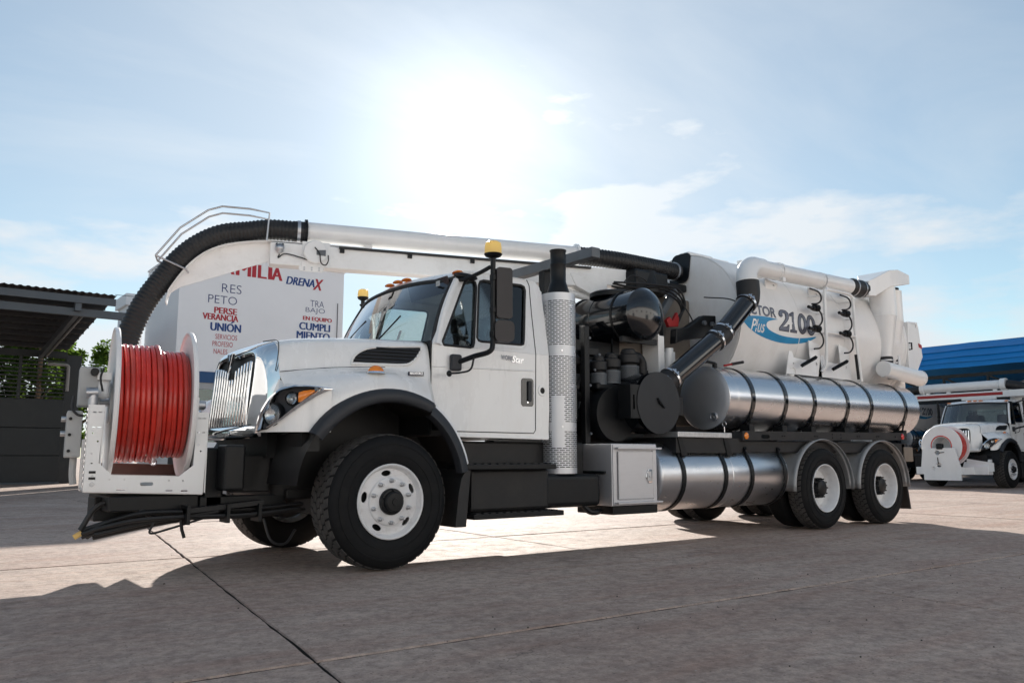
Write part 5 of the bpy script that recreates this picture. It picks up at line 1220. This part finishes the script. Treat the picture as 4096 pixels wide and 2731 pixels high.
MB().plate([(8.40, .55), (8.43, .55), (8.50, .17), (8.47, .17)], XZ(.06), 0, .5).build('mud_flap', RUBBER, trk, smooth=0)
MB().plate([(8.40, .55), (8.43, .55), (8.50, .17), (8.47, .17)], XZ(mir(.56)), 0, .5).build('mud_flap', RUBBER, trk, smooth=0)
MB().box(8.72, 8.92, .3, 2.14, .78, 1.02).build('rear_bumper', FRAME, trk, smooth=0, bevel=.01)
MB().box(8.45, 8.7, .08, .5, .84, 1.05).build('tail_box', BEIGE, trk, smooth=0, bevel=.01)
MB().box(8.42, 8.55, .1, .7, .9, 1.1).build('rail_end', FRAME, trk, smooth=0)

# ---------------- boom with pipe and suction hose
BP = V((4.18, 1.22, 0)); BD = V((-.947, .32, 0)).normalized(); BN = V((-BD.y, BD.x, 0))     # towards the front; BN points to the viewer's side if negative Y
if BN.y > 0: BN = -BN
def bp_(s, z, n=0.): p = BP+BD*s+BN*n; return V((p.x, p.y, z))
def bplate(mb, pts, n0, n1, holes=()): return mb.plate(pts, lambda u, v, w_: tuple(bp_(u, v, w_)), n0, n1, holes)
bm_ = MB(); bplate(bm_, [(.95, 2.99), (4.52, 2.99), (4.52, 3.24), (.2, 3.245), (.2, 3.03), (.62, 3.03)], -.1, .1)
boom = bm_.build('boom', BOOMW, trk, smooth=0, bevel=.012)
bplate(MB(), [(.45, 2.90), (.62, 2.86), (.9, 2.99), (.98, 3.15), (.5, 3.15)], -.11, .11).build('boom_knee', BOOMW, boom, smooth=0, bevel=.01)
MB().cyl(bp_(.98, 2.93), bp_(.55, 2.84), .045, n=16).cyl(bp_(.55, 2.84), bp_(.38, 2.80), .025, n=12).build('lift_cylinder', BOOMW, boom)
MB().cyl(bp_(.62, 2.90, -.13), bp_(.62, 2.90, .13), .03, n=14).build('pivot_pin', ALUD, boom)
bplate(MB(), [(3.5, 3.25), (4.55, 3.25), (4.55, 3.26), (3.5, 3.26)], -.09, .09).build('boom_cap', BOOMW, boom, smooth=0)
bplate(MB(), [(3.88, 3.27), (4.18, 3.27), (4.18, 2.985), (3.88, 2.985)], .1, .112).build('boom_plate', BOOMW, boom, smooth=0, bevel=.004)
pl = bplate(MB(), [(3.93, 2.99), (4.21, 2.99), (4.21, 2.945), (4.18, 2.93), (3.95, 2.93)], .1, .115).build('bolt_plate', BOOMW, boom, smooth=0, bevel=.006)
for k in range(3):
    for q in range(2): MB().lathe(bp_(3.99+k*.08, 2.975-q*.024, .115), BN, [(0, .011), (.01, .009), (.01, 0)], 8).build('bolt', ALUD, pl)
MB().lathe(bp_(4.04, 3.145, .11), BN, [(0, .128), (.06, .128), (.07, .12), (.072, 0)], 40).build('cable_drum', BOOMW, boom, smooth=30)
bplate(MB(), [(3.93, 3.17), (4.03, 3.16), (4.03, 3.11), (3.93, 3.10)], .182, .186).build('drum_tag', STEELG, boom, smooth=0)
MB().tube(spline([bp_(4.05, 3.19, .19), bp_(4.0, 3.12, .21), bp_(3.98, 3.02, .2), bp_(3.93, 3.0, .18), bp_(3.9, 3.05, .17), bp_(3.9, 3.12, .15)], 6), .007, 6).tube(spline([bp_(4.42, 3.10, .13), bp_(4.43, 3.06, .12), bp_(4.36, 3.11, .12), bp_(4.2, 3.08, .13), bp_(4.12, 3.05, .15)], 6), .007, 6).build('control_cable', RUBBER, boom)
lm_ = MB().lathe(bp_(4.42, 3.165, .1), BN, [(0, .05), (.04, .052), (.045, .045), (.06, .04), (.075, .025), (.08, 0)], 24).build('work_lamp', ALUD, boom)
for q in (55, 125): MB().lathe(bp_(4.42+.055*cos(radians(q)), 3.165+.055*sin(radians(q)), .1), BN, [(0, .012), (.03, .012), (.03, 0)], 8).build('lamp_bolt', BSAT, lm_)
tr_ = bplate(MB(), [(.7, 3.215), (3.78, 3.215), (3.78, 3.24), (.7, 3.24)], .1, .135).build('cable_tray', RUBBER, boom, smooth=0)
for s in (1.35, 2.2, 2.95, 3.72): bplate(MB(), [(s, 3.17), (s+.05, 3.17), (s+.05, 3.22), (s, 3.22)], .1, .125).build('cable_clip', BSAT, boom, smooth=0)
pp = MB().cyl(bp_(4.12, 3.405), bp_(.86, 3.40), .113, n=48).build('boom_pipe', WHITE, trk, smooth=40)
for s in (4.14, .85): MB().cyl(bp_(s-.015, 3.405), bp_(s+.015, 3.405), .14, n=36).build('pipe_flange', BSAT if s > 2 else WHITE, pp, smooth=30)
for s in (1.2, 3.4): bplate(MB(), [(s, 3.24), (s+.08, 3.24), (s+.08, 3.31), (s, 3.31)], -.05, .05).build('pipe_support', BOOMW, boom, smooth=0)
# front suction hose
arcp = [(4.14, 3.40), (4.3, 3.40), (4.53, 3.395), (4.735, 3.355), (5.02, 3.295), (5.25, 3.165), (5.435, 2.985), (5.62, 2.72), (5.755, 2.49), (5.85, 2.245), (5.895, 2.07), (5.92, 1.8), (5.93, 1.4), (5.92, .95)]
cen = spline([bp_(s, z, -.0) for s, z in arcp], 14)
dense = []
for i in range(len(cen)-1): dense.append(cen[i]); dense.append((cen[i]+cen[i+1])/2)
L_ = 0; cpts = [cen[0]]; acc = 0
step = .0095
P_ = cen[0]; i = 1
while i < len(cen):
    d_ = (cen[i]-P_).length
    if d_ >= step: P_ = P_+(cen[i]-P_)*(step/d_); cpts.append(P_)
    else: i += 1
rad = [.114+.005*sin(2*pi*k/4.3) if k > 12 else .118 for k in range(len(cpts))]
sh = MB().tube(cpts, rad, 26).build('suction_hose', HOSEB, trk, smooth=80)
MB().cyl(bp_(4.20, 3.402), bp_(4.235, 3.402), .124, n=32).build('hose_clamp', ALUD, sh)
# rear hose to the tank
cen = spline([bp_(.84, 3.40), bp_(.6, 3.395), (3.9, 1.30, 3.375), (4.4, 1.24, 3.36), (4.95, 1.22, 3.355)], 16)
cpts = [cen[0]]; P_ = cen[0]; i = 1
while i < len(cen):
    d_ = (cen[i]-P_).length
    if d_ >= step: P_ = P_+(cen[i]-P_)*(step/d_); cpts.append(P_)
    else: i += 1
rh = MB().tube(cpts, [.112+.005*sin(2*pi*k/4.3) for k in range(len(cpts))], 26).build('inlet_hose', HOSEB, trk, smooth=80)
MB().cyl((4.86, 1.22, 3.356), (4.89, 1.22, 3.356), .124, n=32).build('hose_clamp', ALUD, rh)
# hose saddle (white curved gusset) and guard rails at the boom tip
outer_ = [(4.52, 3.255), (4.75, 3.225), (5.0, 3.165), (5.2, 3.06), (5.36, 2.9), (5.5, 2.68), (5.53, 2.6), (5.545, 2.5)]
o_s = [(p.x, p.y) for p in spline([(a, b, 0) for a, b in outer_], 4)]
sad = MB(); bplate(sad, [(4.52, 3.04), (4.52, 3.255)]+o_s[1:]+[(5.50, 2.62), (5.42, 2.685)], -.006, .006)
sadd = sad.build('hose_saddle', BOOMW, boom, smooth=0)
rows = [[tuple(bp_(a, b, n_)) for a, b in o_s] for n_ in (-.1, -.05, 0, .05, .1)]
so_ = MB().grid(rows).build('saddle_tray', BOOMW, boom, smooth=60); sm = so_.modifiers.new('shell', 'SOLIDIFY'); sm.thickness = .006
for n_ in (-.13, .13):
    MB().tube([bp_(s, z, n_) for s, z in ((4.56, 3.24), (4.54, 3.55), (4.74, 3.575), (5.03, 3.575), (5.17, 3.52), (5.44, 3.30), (5.66, 2.985))], .011, 8).build('hose_guard_rail', ALUD, boom)
MB().tube([bp_(5.66, 2.985, -.13), bp_(5.66, 2.985, .13), bp_(5.36, 2.86, .13), bp_(5.34, 2.84, .05)], .011, 8).build('hose_guard_rail', ALUD, boom)
MB().tube([bp_(5.66, 2.985, -.13), bp_(5.36, 2.86, -.13), bp_(5.34, 2.84, -.05)], .011, 8).build('hose_guard_rail', ALUD, boom)
# boom turret
tu = MB().lathe((4.25, 1.22, 2.95), (0, 0, 1), [(0, .3), (.06, .3), (.07, .24), (.16, .22), (.3, .2)], 32).build('boom_turret', BSAT, trk)
MB().box(3.95, 4.55, 1.02, 1.42, 2.98, 3.24).build('turret_head', BSAT, tu, smooth=0, bevel=.03)
MB().beam((4.5, 1.2, 3.1), (5.0, 1.2, 3.12), .2, .1).build('turret_arm', BSAT, trk, smooth=0, bevel=.02)
MB().beam((4.2, .95, 2.55), (4.62, .98, 3.02), .09, .09).build('tilt_cylinder', STEELG, trk, smooth=0, bevel=.02)
MB().box(3.95, 4.2, .8, 1.05, 1.5, 2.75).build('pivot_column', BSAT, trk, smooth=0, bevel=.03)
am_ = MB().plate([(4.08, 2.24), (4.25, 2.30), (4.62, 2.36), (4.85, 2.43), (4.85, 2.66), (4.62, 2.64), (4.3, 2.46), (4.1, 2.42)], XZ(.52), 0, .1).build('tilt_arm', BSAT, trk, smooth=0, bevel=.015)
for x in (4.6, 4.75): MB().cyl((x, .49, 2.54), (x, .53, 2.54), .03, n=14).build('arm_pin', STEELG, am_)
MB().plate([(4.16, 2.56), (4.22, 2.61), (4.27, 2.56), (4.36, 2.68), (4.39, 2.60), (4.37, 2.5), (4.2, 2.48)], XZ(.72), 0, .05).build('hook_bracket', REDP, trk, smooth=0, bevel=.008)
MB().plate([(4.85, 2.58), (5.2, 2.86), (5.2, 2.6), (4.85, 2.5)], XZ(.36), 0, .02).build('arm_gusset', BSAT, trk, smooth=0)
hb_ = [(3.55, 1.0, 3.0), (3.9, .95, 3.02), (4.3, .85, 3.03), (4.5, .8, 2.98), (4.6, .8, 2.82), (4.5, .8, 2.66), (4.35, .82, 2.6)]
for k in range(4): MB().tube(spline([(x+.01*k, y+.03*k, z-.028*k+.02*sin(3*i_+k)) for i_, (x, y, z) in enumerate(hb_)], 5), .013, 7).build('hydraulic_hose', RUBBER, trk)
for q in ([(4.1, .7, 2.9), (4.35, .65, 2.78), (4.5, .62, 2.6), (4.52, .62, 2.5)], [(4.6, .5, 2.86), (4.9, .32, 2.84), (5.1, .28, 2.74), (5.2, .27, 2.66)], [(3.75, 1.05, 3.02), (3.85, 1.0, 3.12), (4.05, .98, 3.1), (4.15, .98, 3.02)], [(4.0, .8, 2.3), (4.15, .72, 2.05), (4.3, .7, 1.9)]):
    MB().tube(spline(q, 6), .008, 6).build('control_cable', RUBBER, trk)

BROWN = mat('hose_reflection_brown', (.075, .035, .026), .5, var=.3, dirt=.3)  # reflection of the red hose on the rear beam, put into its colour
# ---------------- hose reel on its swivel frame
RA = V((-1.30, .6725, 0)); RD = V((-.9905, .1375, 0)).normalized(); RN = V((-RD.y, RD.x, 0))
if RN.y > 0: RN = -RN            # RN points out of the frame towards the viewer
def rp(s, z, n=0.): p = RA+RD*s+RN*n; return V((p.x, p.y, z))
def rplate(mb, pts, n0, n1, holes=()): return mb.plate(pts, lambda u, v, w_: tuple(rp(u, v, w_)), n0, n1, holes)
Uo = [(.0, .622), (.83, .655), (.822, 1.29), (.722, 1.29), (.74, .862), (.645, .772), (.18, .758), (.08, .84), (.07, 1.255), (-.02, 1.25)]
hl = []
for (a, zs_) in ((.0, (1.205, 1.095)), (.735, (1.235, 1.125))):
    for z in zs_: hl.append(rrect(a+.005, a+.03, z-.004, z+.004, .003, 2)); hl.append(rrect(a+.042, a+.066, z-.004, z+.004, .003, 2))
hl += [rrect(.36, .45, .69, .716, .012, 4), rrect(.22, .27, .645, .657, .005, 2), rrect(.55, .61, .658, .67, .005, 2), rrect(.11, .16, .641, .653, .005, 2)]
for (a, z) in ((.15, .725), (.25, .728), (.56, .738), (.66, .74), (.05, 1.0), (.03, .95), (.755, 1.02), (.79, .93), (.785, .86), (.79, 1.08)): hl.append(ell(a, z, .007, .007, 8))
fr = MB(); rplate(fr, Uo, 0, .012, hl)
frame = fr.build('reel_frame', WHITE, trk, smooth=0, bevel=.002)
rplate(MB(), [(-.02, .63), (-.01, .63), (-.01, 1.25), (-.02, 1.25)], -.16, 0).build('frame_side', WHITE, frame, smooth=0)
rplate(MB(), [(.06, .80), (.07, .80), (.07, 1.25), (.06, 1.25)], -.16, 0).build('frame_side', WHITE, frame, smooth=0)
rplate(MB(), [(.82, .66), (.832, .66), (.832, 1.29), (.82, 1.29)], -.16, 0).build('frame_side', WHITE, frame, smooth=0)
rplate(MB(), [(.722, .80), (.732, .80), (.732, 1.29), (.722, 1.29)], -.16, 0).build('frame_side', WHITE, frame, smooth=0)
rplate(MB(), [(-.0, .615), (.83, .648), (.83, .655), (0, .622)], -.95, .0).build('frame_floor', WHITE, frame, smooth=0)
for sg_ in (0, 1):
    s0 = (-.02, .722)[sg_]; s1 = (.07, .83)[sg_]
    rplate(MB(), [(s0, .63), (s1, .63), (s1, 1.05), (s0, 1.05)], -.95, -.86).build('frame_post', WHITE, frame, smooth=0, bevel=.004)
    rplate(MB(), [(s0, 1.18), (s0+.09, 1.18), (s0+.09, 1.25), (s0, 1.25)], -.92, -.02).build('axle_beam', WHITE, frame, smooth=0, bevel=.004)
    rplate(MB(), [(s0+.02, 1.2), (s0+.07, 1.2), (s0+.07, 1.4), (s0+.02, 1.4)], -.52, -.38).build('axle_bearing', WHITE, frame, smooth=0, bevel=.01)
rplate(MB(), [(0.0, .745), (.8, .765), (.8, .86), (.0, .84)], -.92, -.86).build('frame_rear_beam', BROWN, frame, smooth=0, bevel=.006)
rplate(MB(), [(.1, .70), (.72, .72), (.72, .775), (.1, .755)], -.34, -.28).build('roller_bar', WORN, frame, smooth=0, bevel=.004)
for k in range(14):
    z = .70+.042*k
    rplate(MB(), [(.833, z), (.839, z), (.839, z+.02), (.833, z+.02)], -.13, -.01).build('reflective_stripe', ALU, frame, smooth=0)
for (a, z) in ((.755, .785), (.755, .74)): rplate(MB(), [(a, z), (a+.045, z), (a+.045, z+.018), (a, z+.018)], .013, .015).build('data_plate', BSAT, frame, smooth=0)
MB().lathe(rp(.775, .765, .012), RN, [(0, .009), (.01, .008), (.01, 0)], 8).build('frame_bolt', ALUD, frame)
MB().lathe(rp(.775, .705, .012), RN, [(0, .018), (.004, .018), (.004, .009), (.012, .009), (.012, 0)], 8).build('frame_bolt', ALUD, frame)
RZ, RFL = 1.335, .60; RN0 = -.45
SR, SL = .105, .655
def reel_pt(s, r, a): return rp(s, RZ+r*sin(a), RN0+r*cos(a))
def reel_lathe(mb, prof, n=72): return mb.lathe(rp(0, RZ, RN0), RD, prof, n)
reel = reel_lathe(MB(), [(SR-.02, 0), (SR-.02, .17), (SL+.02, .17), (SL+.02, 0)], 40).build('hose_reel', PINKW, trk, smooth=30)
for s in (SR, SL):
    reel_lathe(MB(), [(s-.006, .15), (s-.006, RFL-.03), (s-.018, RFL-.012), (s-.018, RFL), (s-.008, RFL+.006), (s+.008, RFL+.006), (s+.018, RFL), (s+.018, RFL-.012), (s+.006, RFL-.03), (s+.006, .15)], 96).build('reel_flange', PINKW, reel, smooth=30)
reel_lathe(MB(), [(-.06, .03), (.84, .03)], 20).build('reel_axle', ALUD, reel)
rplate(MB(), [(.69, 1.35), (.77, 1.35), (.77, 1.50), (.69, 1.50)], -.34, -.18).build('drive_motor', WHITE, frame, smooth=0, bevel=.03, seg=3)
MB().cyl(rp(.69, 1.42, -.26), rp(.80, 1.41, -.26), .06, n=20).build('motor_shaft', WHITE, frame)
rplate(MB(), [(.68, 1.49), (.78, 1.49), (.78, 1.55), (.68, 1.55)], -.36, -.16).build('motor_bracket', WHITE, frame, smooth=0, bevel=.006)
MB().cyl(rp(-.05, RZ, RN0), rp(.1, RZ, RN0), .04, n=16).build('swivel_joint', ALUD, frame)
# wound hose: one wrap per turn
nt_ = 13; wid = (SL-.018)-(SR+.022); pitch = wid/nt_; HR = pitch/2
for k in range(nt_):
    s0 = SR+.022+pitch*(k+.5)
    r = .455 if k > 4 else .42
    if k == 5: r = .462
    jit = random.uniform(-.003, .003)
    pts = []
    for q in range(72):
        a = 2*pi*q/72-pi*.55
        pts.append(reel_pt(s0+jit+.010*sin(a+.5)+.003*sin(2*a+k), r+.003*sin(2*a+k), a))
    MB().tube(pts, HR*1.02, 12, closed=True).build('hose_wrap', HOSERD if k in (0, 5, 10) else HOSER, reel, smooth=180)
MB().lathe(rp(0, RZ, RN0), RD, [(SR+.01, .41), (SL-.01, .41)], 60, cap=False).build('hose_underlayer', HOSERD, reel, smooth=180)
MB().cyl(reel_pt(.335, .475, -1.12), reel_pt(.33, .485, -1.3), .018, n=16).cyl(reel_pt(.33, .485, -1.3), reel_pt(.328, .49, -1.35), .024, n=16).build('hose_fitting', CHROME, reel)
# operator boxes on the reel's outer side
def obx(s0, s1, z0, z1, n0, n1, nm, m_, bv=.01): return rplate(MB(), [(s0, z0), (s1, z0), (s1, z1), (s0, z1)], n0, n1).build(nm, m_, trk, smooth=0, bevel=bv)
b1 = obx(.76, .90, 1.29, 1.59, -.45, -.2, 'control_box', GREYP); b2 = obx(.86, .965, .90, 1.25, -.5, -.15, 'control_box', GREYP)
for z in (.95, 1.07, 1.19): MB().cyl(rp(.94, z, -.15), rp(.94, z, -.135), .012, n=8).build('box_hinge', BSAT, b2)
for z in (1.19, 1.08): MB().cyl(rp(.965, z, -.3), rp(1.0, z, -.3), .02, n=12).build('box_knob', ALUD, b2)
MB().cyl(rp(.80, 1.55, -.2), rp(.80, 1.55, -.15), .03, n=16).build('gauge', BSAT, b1)
MB().cyl(rp(.80, 1.37, -.12), rp(.80, 1.29, -.12), .035, n=16).cyl(rp(.77, 1.39, -.12), rp(.85, 1.385, -.12), .04, n=16).build('valve_body', ALUD, b1)
MB().tube(spline([rp(.93, 1.36, -.15), rp(.935, 1.27, -.13), rp(.9, 1.22, -.1), rp(.86, 1.21, -.1)], 5), .01, 7).build('control_cable', RUBBER, b1)
MB().tube(spline([rp(.74, 1.58, -.15), rp(.76, 1.5, -.12), rp(.74, 1.4, -.12)], 5), .008, 7).build('control_cable', RUBBER, b1)
MB().tube(spline([rp(.9, .9, -.25), rp(.9, .78, -.25), rp(.89, .70, -.25)], 4), .025, 10).build('cable_conduit', GREYP, b2)

# ---------------- front frame, bumper, cable bundles
MB().box(-1.19, -1.03, .50, .72, .645, 1.0).build('bumper_box', BSAT, trk, smooth=0, bevel=.02, seg=3)
MB().box(-1.15, -1.0, .72, 2.3, .68, .98).build('bumper_beam', BSAT, trk, smooth=0, bevel=.02)
MB().box(-2.0, -1.0, 1.0, 1.25, .42, .60).build('reel_arm', BSAT, trk, smooth=0, bevel=.01)
MB().box(-1.95, -1.3, .75, 1.5, .50, .615).build('reel_base', BSAT, trk, smooth=0, bevel=.01)
MB().box(-1.27, -1.12, .72, .9, .42, .98).build('reel_hinge', BSAT, trk, smooth=0, bevel=.02)
MB().box(-1.3, -.6, .72, .80, .42, .60).build('tow_bracket', BSAT, trk, smooth=0, bevel=.01)
MB().plate([(-1.45, .515), (-.85, .565), (-.85, .53), (-1.45, .48)], XZ(.55), 0, .12).build('front_brace', FRAME, trk, smooth=0)
R_ = random.Random(5)
end = V((-2.10, .9, .35))
for k in range(9):
    o_ = V((R_.uniform(-.03, .03), R_.uniform(-.05, .05), R_.uniform(-.03, .03)))
    if k < 6: pts = [V((-.5, .62, .50))+o_, V((-.95, .6, .47))+o_*1.2, V((-1.35, .62, .47))+o_, V((-1.72, .7, .46))+o_*1.4, V((-1.95, .82, .40))+o_, end+o_*.6+V((.03*(k % 3), 0, -.02*(k % 2)))]
    else: pts = [V((-1.2, .6, .46))+o_, V((-1.5, .65, .42))+o_, V((-1.75, .75, .37))+o_, V((-2.0, .85, .31))+o_]
    MB().tube(spline(pts, 8), R_.choice((.012, .016, .02)), 8).build('cable_bundle', RUBBER, trk)
MB().tube(spline([(-1.66, .72, .47), (-1.85, .85, .56), (-2.0, .88, .54), (-2.10, .9, .37)], 8), .02, 8).build('cable_bundle', RUBBER, trk)
MB().cyl((-2.09, .9, .35), (-2.14, .9, .32), .02, n=10).build('cable_plug', YELLOW, trk)
MB().tube(spline([(-1.3, .6, .44), (-1.55, .62, .37), (-1.68, .62, .345), (-1.66, .62, .42)], 7), .009, 6).build('loose_cable', RUBBER, trk)
MB().tube([(-1.47, .6, .43), (-1.46, .6, .36), (-1.44, .6, .30)], .013, 6).build('cable_tie', RUBBER, trk)
MB().tube(spline([(-.85, .55, .42), (-.8, .5, .25), (-.68, .5, .22), (-.58, .55, .32)], 7), .011, 6).build('loose_cable', RUBBER, trk)
for x in (-1.45, -1.15, -.9): MB().box(x, x+.025, .52, .7, .40, .54).build('cable_clamp', BSAT, trk, smooth=0)
# radiator, fan shroud: keeps daylight out behind the grille
MB().box(-.78, -.70, .72, 1.72, .9, 1.72).build('radiator', BSAT, trk, smooth=0)
# ================================================================== PARKED TRUCKS BY THE BLUE SHED
def clone_parts(src, dst, names, off, remap=None):
    for ch in list(src.children):
        b = ch.name.split('.')[0]
        if b not in names: continue
        c = ch.copy(); COL.objects.link(c); c.parent = dst; c.location = V(off)-V(ORG[dst.name])
        for g in list(ch.children):
            gg = g.copy(); COL.objects.link(gg); gg.parent = c
CABP = {'hood', 'cowl_gap', 'grille_surround', 'grille_backing', 'grille_bar', 'lower_valance', 'headlight', 'fender_marker', 'marker_base', 'air_intake', 'arch_flare', 'fender_extension', 'mud_flap', 'cab_side', 'vent_window', 'door_window', 'window_seal', 'door_handle', 'cab_roof', 'cab_rear_wall', 'rear_window', 'cab_floor', 'windscreen', 'windscreen_seal', 'windscreen_pillar', 'wiper_cowl', 'roof_marker', 'dashboard', 'seat', 'seat_back', 'engine', 'wheel_well', 'mirror_pole', 'cab_step', 'air_tank', 'under_cab_panel', 'frame_rail', 'front_axle', 'radiator', 'bumper_beam'}
OFF2 = V((23.2, 4.4, 0))
t2 = thing('parked_vacuum_truck', 'white parked sewer truck with upright white hose reel and red striped boom', 'truck', (23.2, 5.8, 0))
clone_parts(trk, t2, CABP | {'exhaust_guard', 'fuel_tank', 'debris_tank', 'tank_cradle'}, OFF2)
for ch in list(trk.children):
    if ch.name.split('.')[0] == 'wheel':
        c = ch.copy(); COL.objects.link(c); c.parent = t2; c.location = OFF2-V(ORG[t2.name])
        for g in ch.children:
            gg = g.copy(); COL.objects.link(gg); gg.parent = c
for ch in t2.children:
    if ch.name.split('.')[0] in ('grille_surround', 'lower_valance') and ch.material_slots:
        ch.material_slots[0].link = 'OBJECT'; ch.material_slots[0].material = CABW
def o2(x, y, z): return (OFF2.x+x, OFF2.y+y, z)
cx2 = OFF2.x-1.75; cy2 = OFF2.y+1.15
rl2 = MB().lathe((cx2-.12, cy2, 1.23), (1, 0, 0), [(0, .26), (.5, .26)], 40, cap=False).build('hose_reel', PINKW, t2)
MB().lathe((cx2-.12, cy2, 1.23), (1, 0, 0), [(-.012, .26), (-.02, .27), (-.02, .57), (0, .585), (.015, .57), (.015, .26)], 56, cap=False).build('reel_flange', PINKW, rl2, smooth=30)
MB().lathe((cx2+.38, cy2, 1.23), (1, 0, 0), [(-.012, .0), (-.012, .57), (0, .585), (.015, .57), (.015, 0)], 56, cap=False).build('reel_flange', PINKW, rl2, smooth=30)
MB().lathe((cx2-.10, cy2, 1.23), (1, 0, 0), [(0, .50), (.46, .50)], 48, cap=False).build('hose_wrap', HOSER, rl2, smooth=180)
MB().tube([(cx2-.13, cy2+.29*cos(radians(a)), 1.23+.29*sin(radians(a))) for a in range(-30, 211, 12)], .02, 8).build('hose_end', HOSER, rl2)
MB().box(cx2-.3, cx2-.16, cy2-.09, cy2+.09, 1.13, 1.3).build('reel_motor', BSAT, rl2, smooth=0, bevel=.03)
fr2 = MB().plate([(-.60, .42), (.60, .42), (.50, 1.17), (-.42, 1.17)], lambda u, v, w_: (cx2-.25+w_, cy2+u, v), 0, .04, [ell(.08, 1.03, .07, .07, 16), ell(.05, .68, .07, .07, 16), ell(.2, .58, .05, .05, 14)]).build('reel_frame', WHITE, t2, smooth=0, bevel=.004)
MB().box(cx2-.26, cx2-.2, cy2-.55, cy2+.5, .24, .42).build('lower_plate', WHITE, fr2, smooth=0)
MB().tube([(cx2-.27, cy2-.13, 1.045), (cx2-.27, cy2+.02, 1.03)], .012, 6).build('lever', BSAT, fr2)
MB().tube([(cx2-.27, cy2+.07, .9), (cx2-.27, cy2+.06, .72)], .012, 6).build('lever', BSAT, fr2)
MB().box(cx2-.2, cx2+.6, cy2-.62, cy2+.75, .40, .62).build('reel_deck', WHITE, t2, smooth=0, bevel=.01)
MB().plate([(OFF2.x-1.3, .40), (OFF2.x-1.3, .62), (OFF2.x-1.15, .84), (OFF2.x-1.0, .84), (OFF2.x-1.0, .40)], lambda u, v, w_: (u, OFF2.y+.15+w_, v), 0, .7).build('bumper_end', WHITE, t2, smooth=0, bevel=.01)
MB().plate([(OFF2.y+.02, .50), (OFF2.y+.02, .74), (OFF2.y+.75, .86), (OFF2.y+.75, .42)], lambda u, v, w_: (OFF2.x-1.25+w_, u, v), 0, .03).build('bumper_plate', WHITE, t2, smooth=0)
MB().box(OFF2.x-1.2, OFF2.x-.95, OFF2.y+.2, OFF2.y+2.3, .45, .95).build('front_support', BSAT, t2, smooth=0)
# boom swung out to its far side
bx2 = OFF2.x+2.6; by0, by1 = OFF2.y+1.5, OFF2.y+4.5
bo2 = MB().box(bx2-.1, bx2+.1, by0-1.2, by1-.2, 2.86, 3.08).build('boom', WHITE, t2, smooth=0, bevel=.015)
MB().box(bx2-.105, bx2-.1, by0-.4, by1-.6, 2.93, 3.03).build('red_stripe', REDP, bo2, smooth=0)
MB().box(bx2-.12, bx2-.08, by0-.2, by0+.9, 2.80, 2.88).build('boom_bracket', WHITE, bo2, smooth=0)
MB().cyl((bx2, by1-.7, 3.28), (bx2, by0-.5, 3.28), .15, n=28).lathe((bx2, by1-.72, 3.28), (0, -1, 0), [(0, .15), (.0, .2), (.1, .2), (.14, .15)], 28).lathe((bx2, by0-.3, 3.28), (0, -1, 0), [(0, .15), (.04, .2), (.2, .2), (.2, .15)], 28).build('boom_pipe', WHITE, bo2, smooth=40)
for y in (by0-.2, by0+1.3, by1-1): MB().box(bx2-.04, bx2+.04, y, y+.12, 3.07, 3.18).build('pipe_support', WHITE, bo2, smooth=0)
MB().tube(spline([(bx2, by0-.5, 3.28), (bx2+.1, by0-.9, 3.18), (bx2+.3, by0-1.3, 3.0), (bx2+.5, by0-1.5, 2.85)], 8), .15, 16).build('inlet_hose', HOSEB, t2)
MB().tube(spline([(bx2, by1-.7, 3.28), (bx2, by1-.1, 3.2), (bx2, by1+.5, 3.05), (bx2, by1+.9, 2.7)], 8), .15, 16).build('suction_hose', HOSEB, t2)
MB().plate([(by1-.3, 2.75), (by1-.2, 2.95), (by1+.3, 2.85), (by1+.75, 2.5), (by1+.7, 2.4), (by1+.2, 2.6)], lambda u, v, w_: (bx2-.05+w_, u, v), 0, .1).build('hose_saddle', WHITE, bo2, smooth=0, bevel=.01)
MB().cyl((bx2+.6, OFF2.y+.9, 2.2), (bx2+.6, OFF2.y+.9, 3.0), .25, n=20).build('boom_turret', WHITE, t2)

# a third one, half hidden, further back in the same row
OFF3 = V((25.2, 9.4, 0))
t3 = thing('parked_tanker_truck', 'half hidden sewer truck with white tank and blue swoosh behind the parked truck', 'truck', (28, 10.6, 0))
clone_parts(trk, t3, {'debris_tank', 'tank_cradle', 'silencer_tank', 'bay_post', 'blower_body', 'engine_cover', 'frame_rail', 'relief_valve', 'fan_cover', 'fan_drum', 'bay_panel', 'tilt_arm', 'pivot_column', 'wheel', 'side_rail', 'water_tank', 'hood', 'cab_side', 'cab_roof', 'windscreen', 'cab_rear_wall', 'cab_floor', 'vent_window', 'door_window', 'mirror_pole', 'windscreen_pillar', 'windscreen_seal', 'grille_surround', 'grille_backing', 'boom_rest', 'boom_rest_post'}, OFF3-V((2.2, 0, 0)))
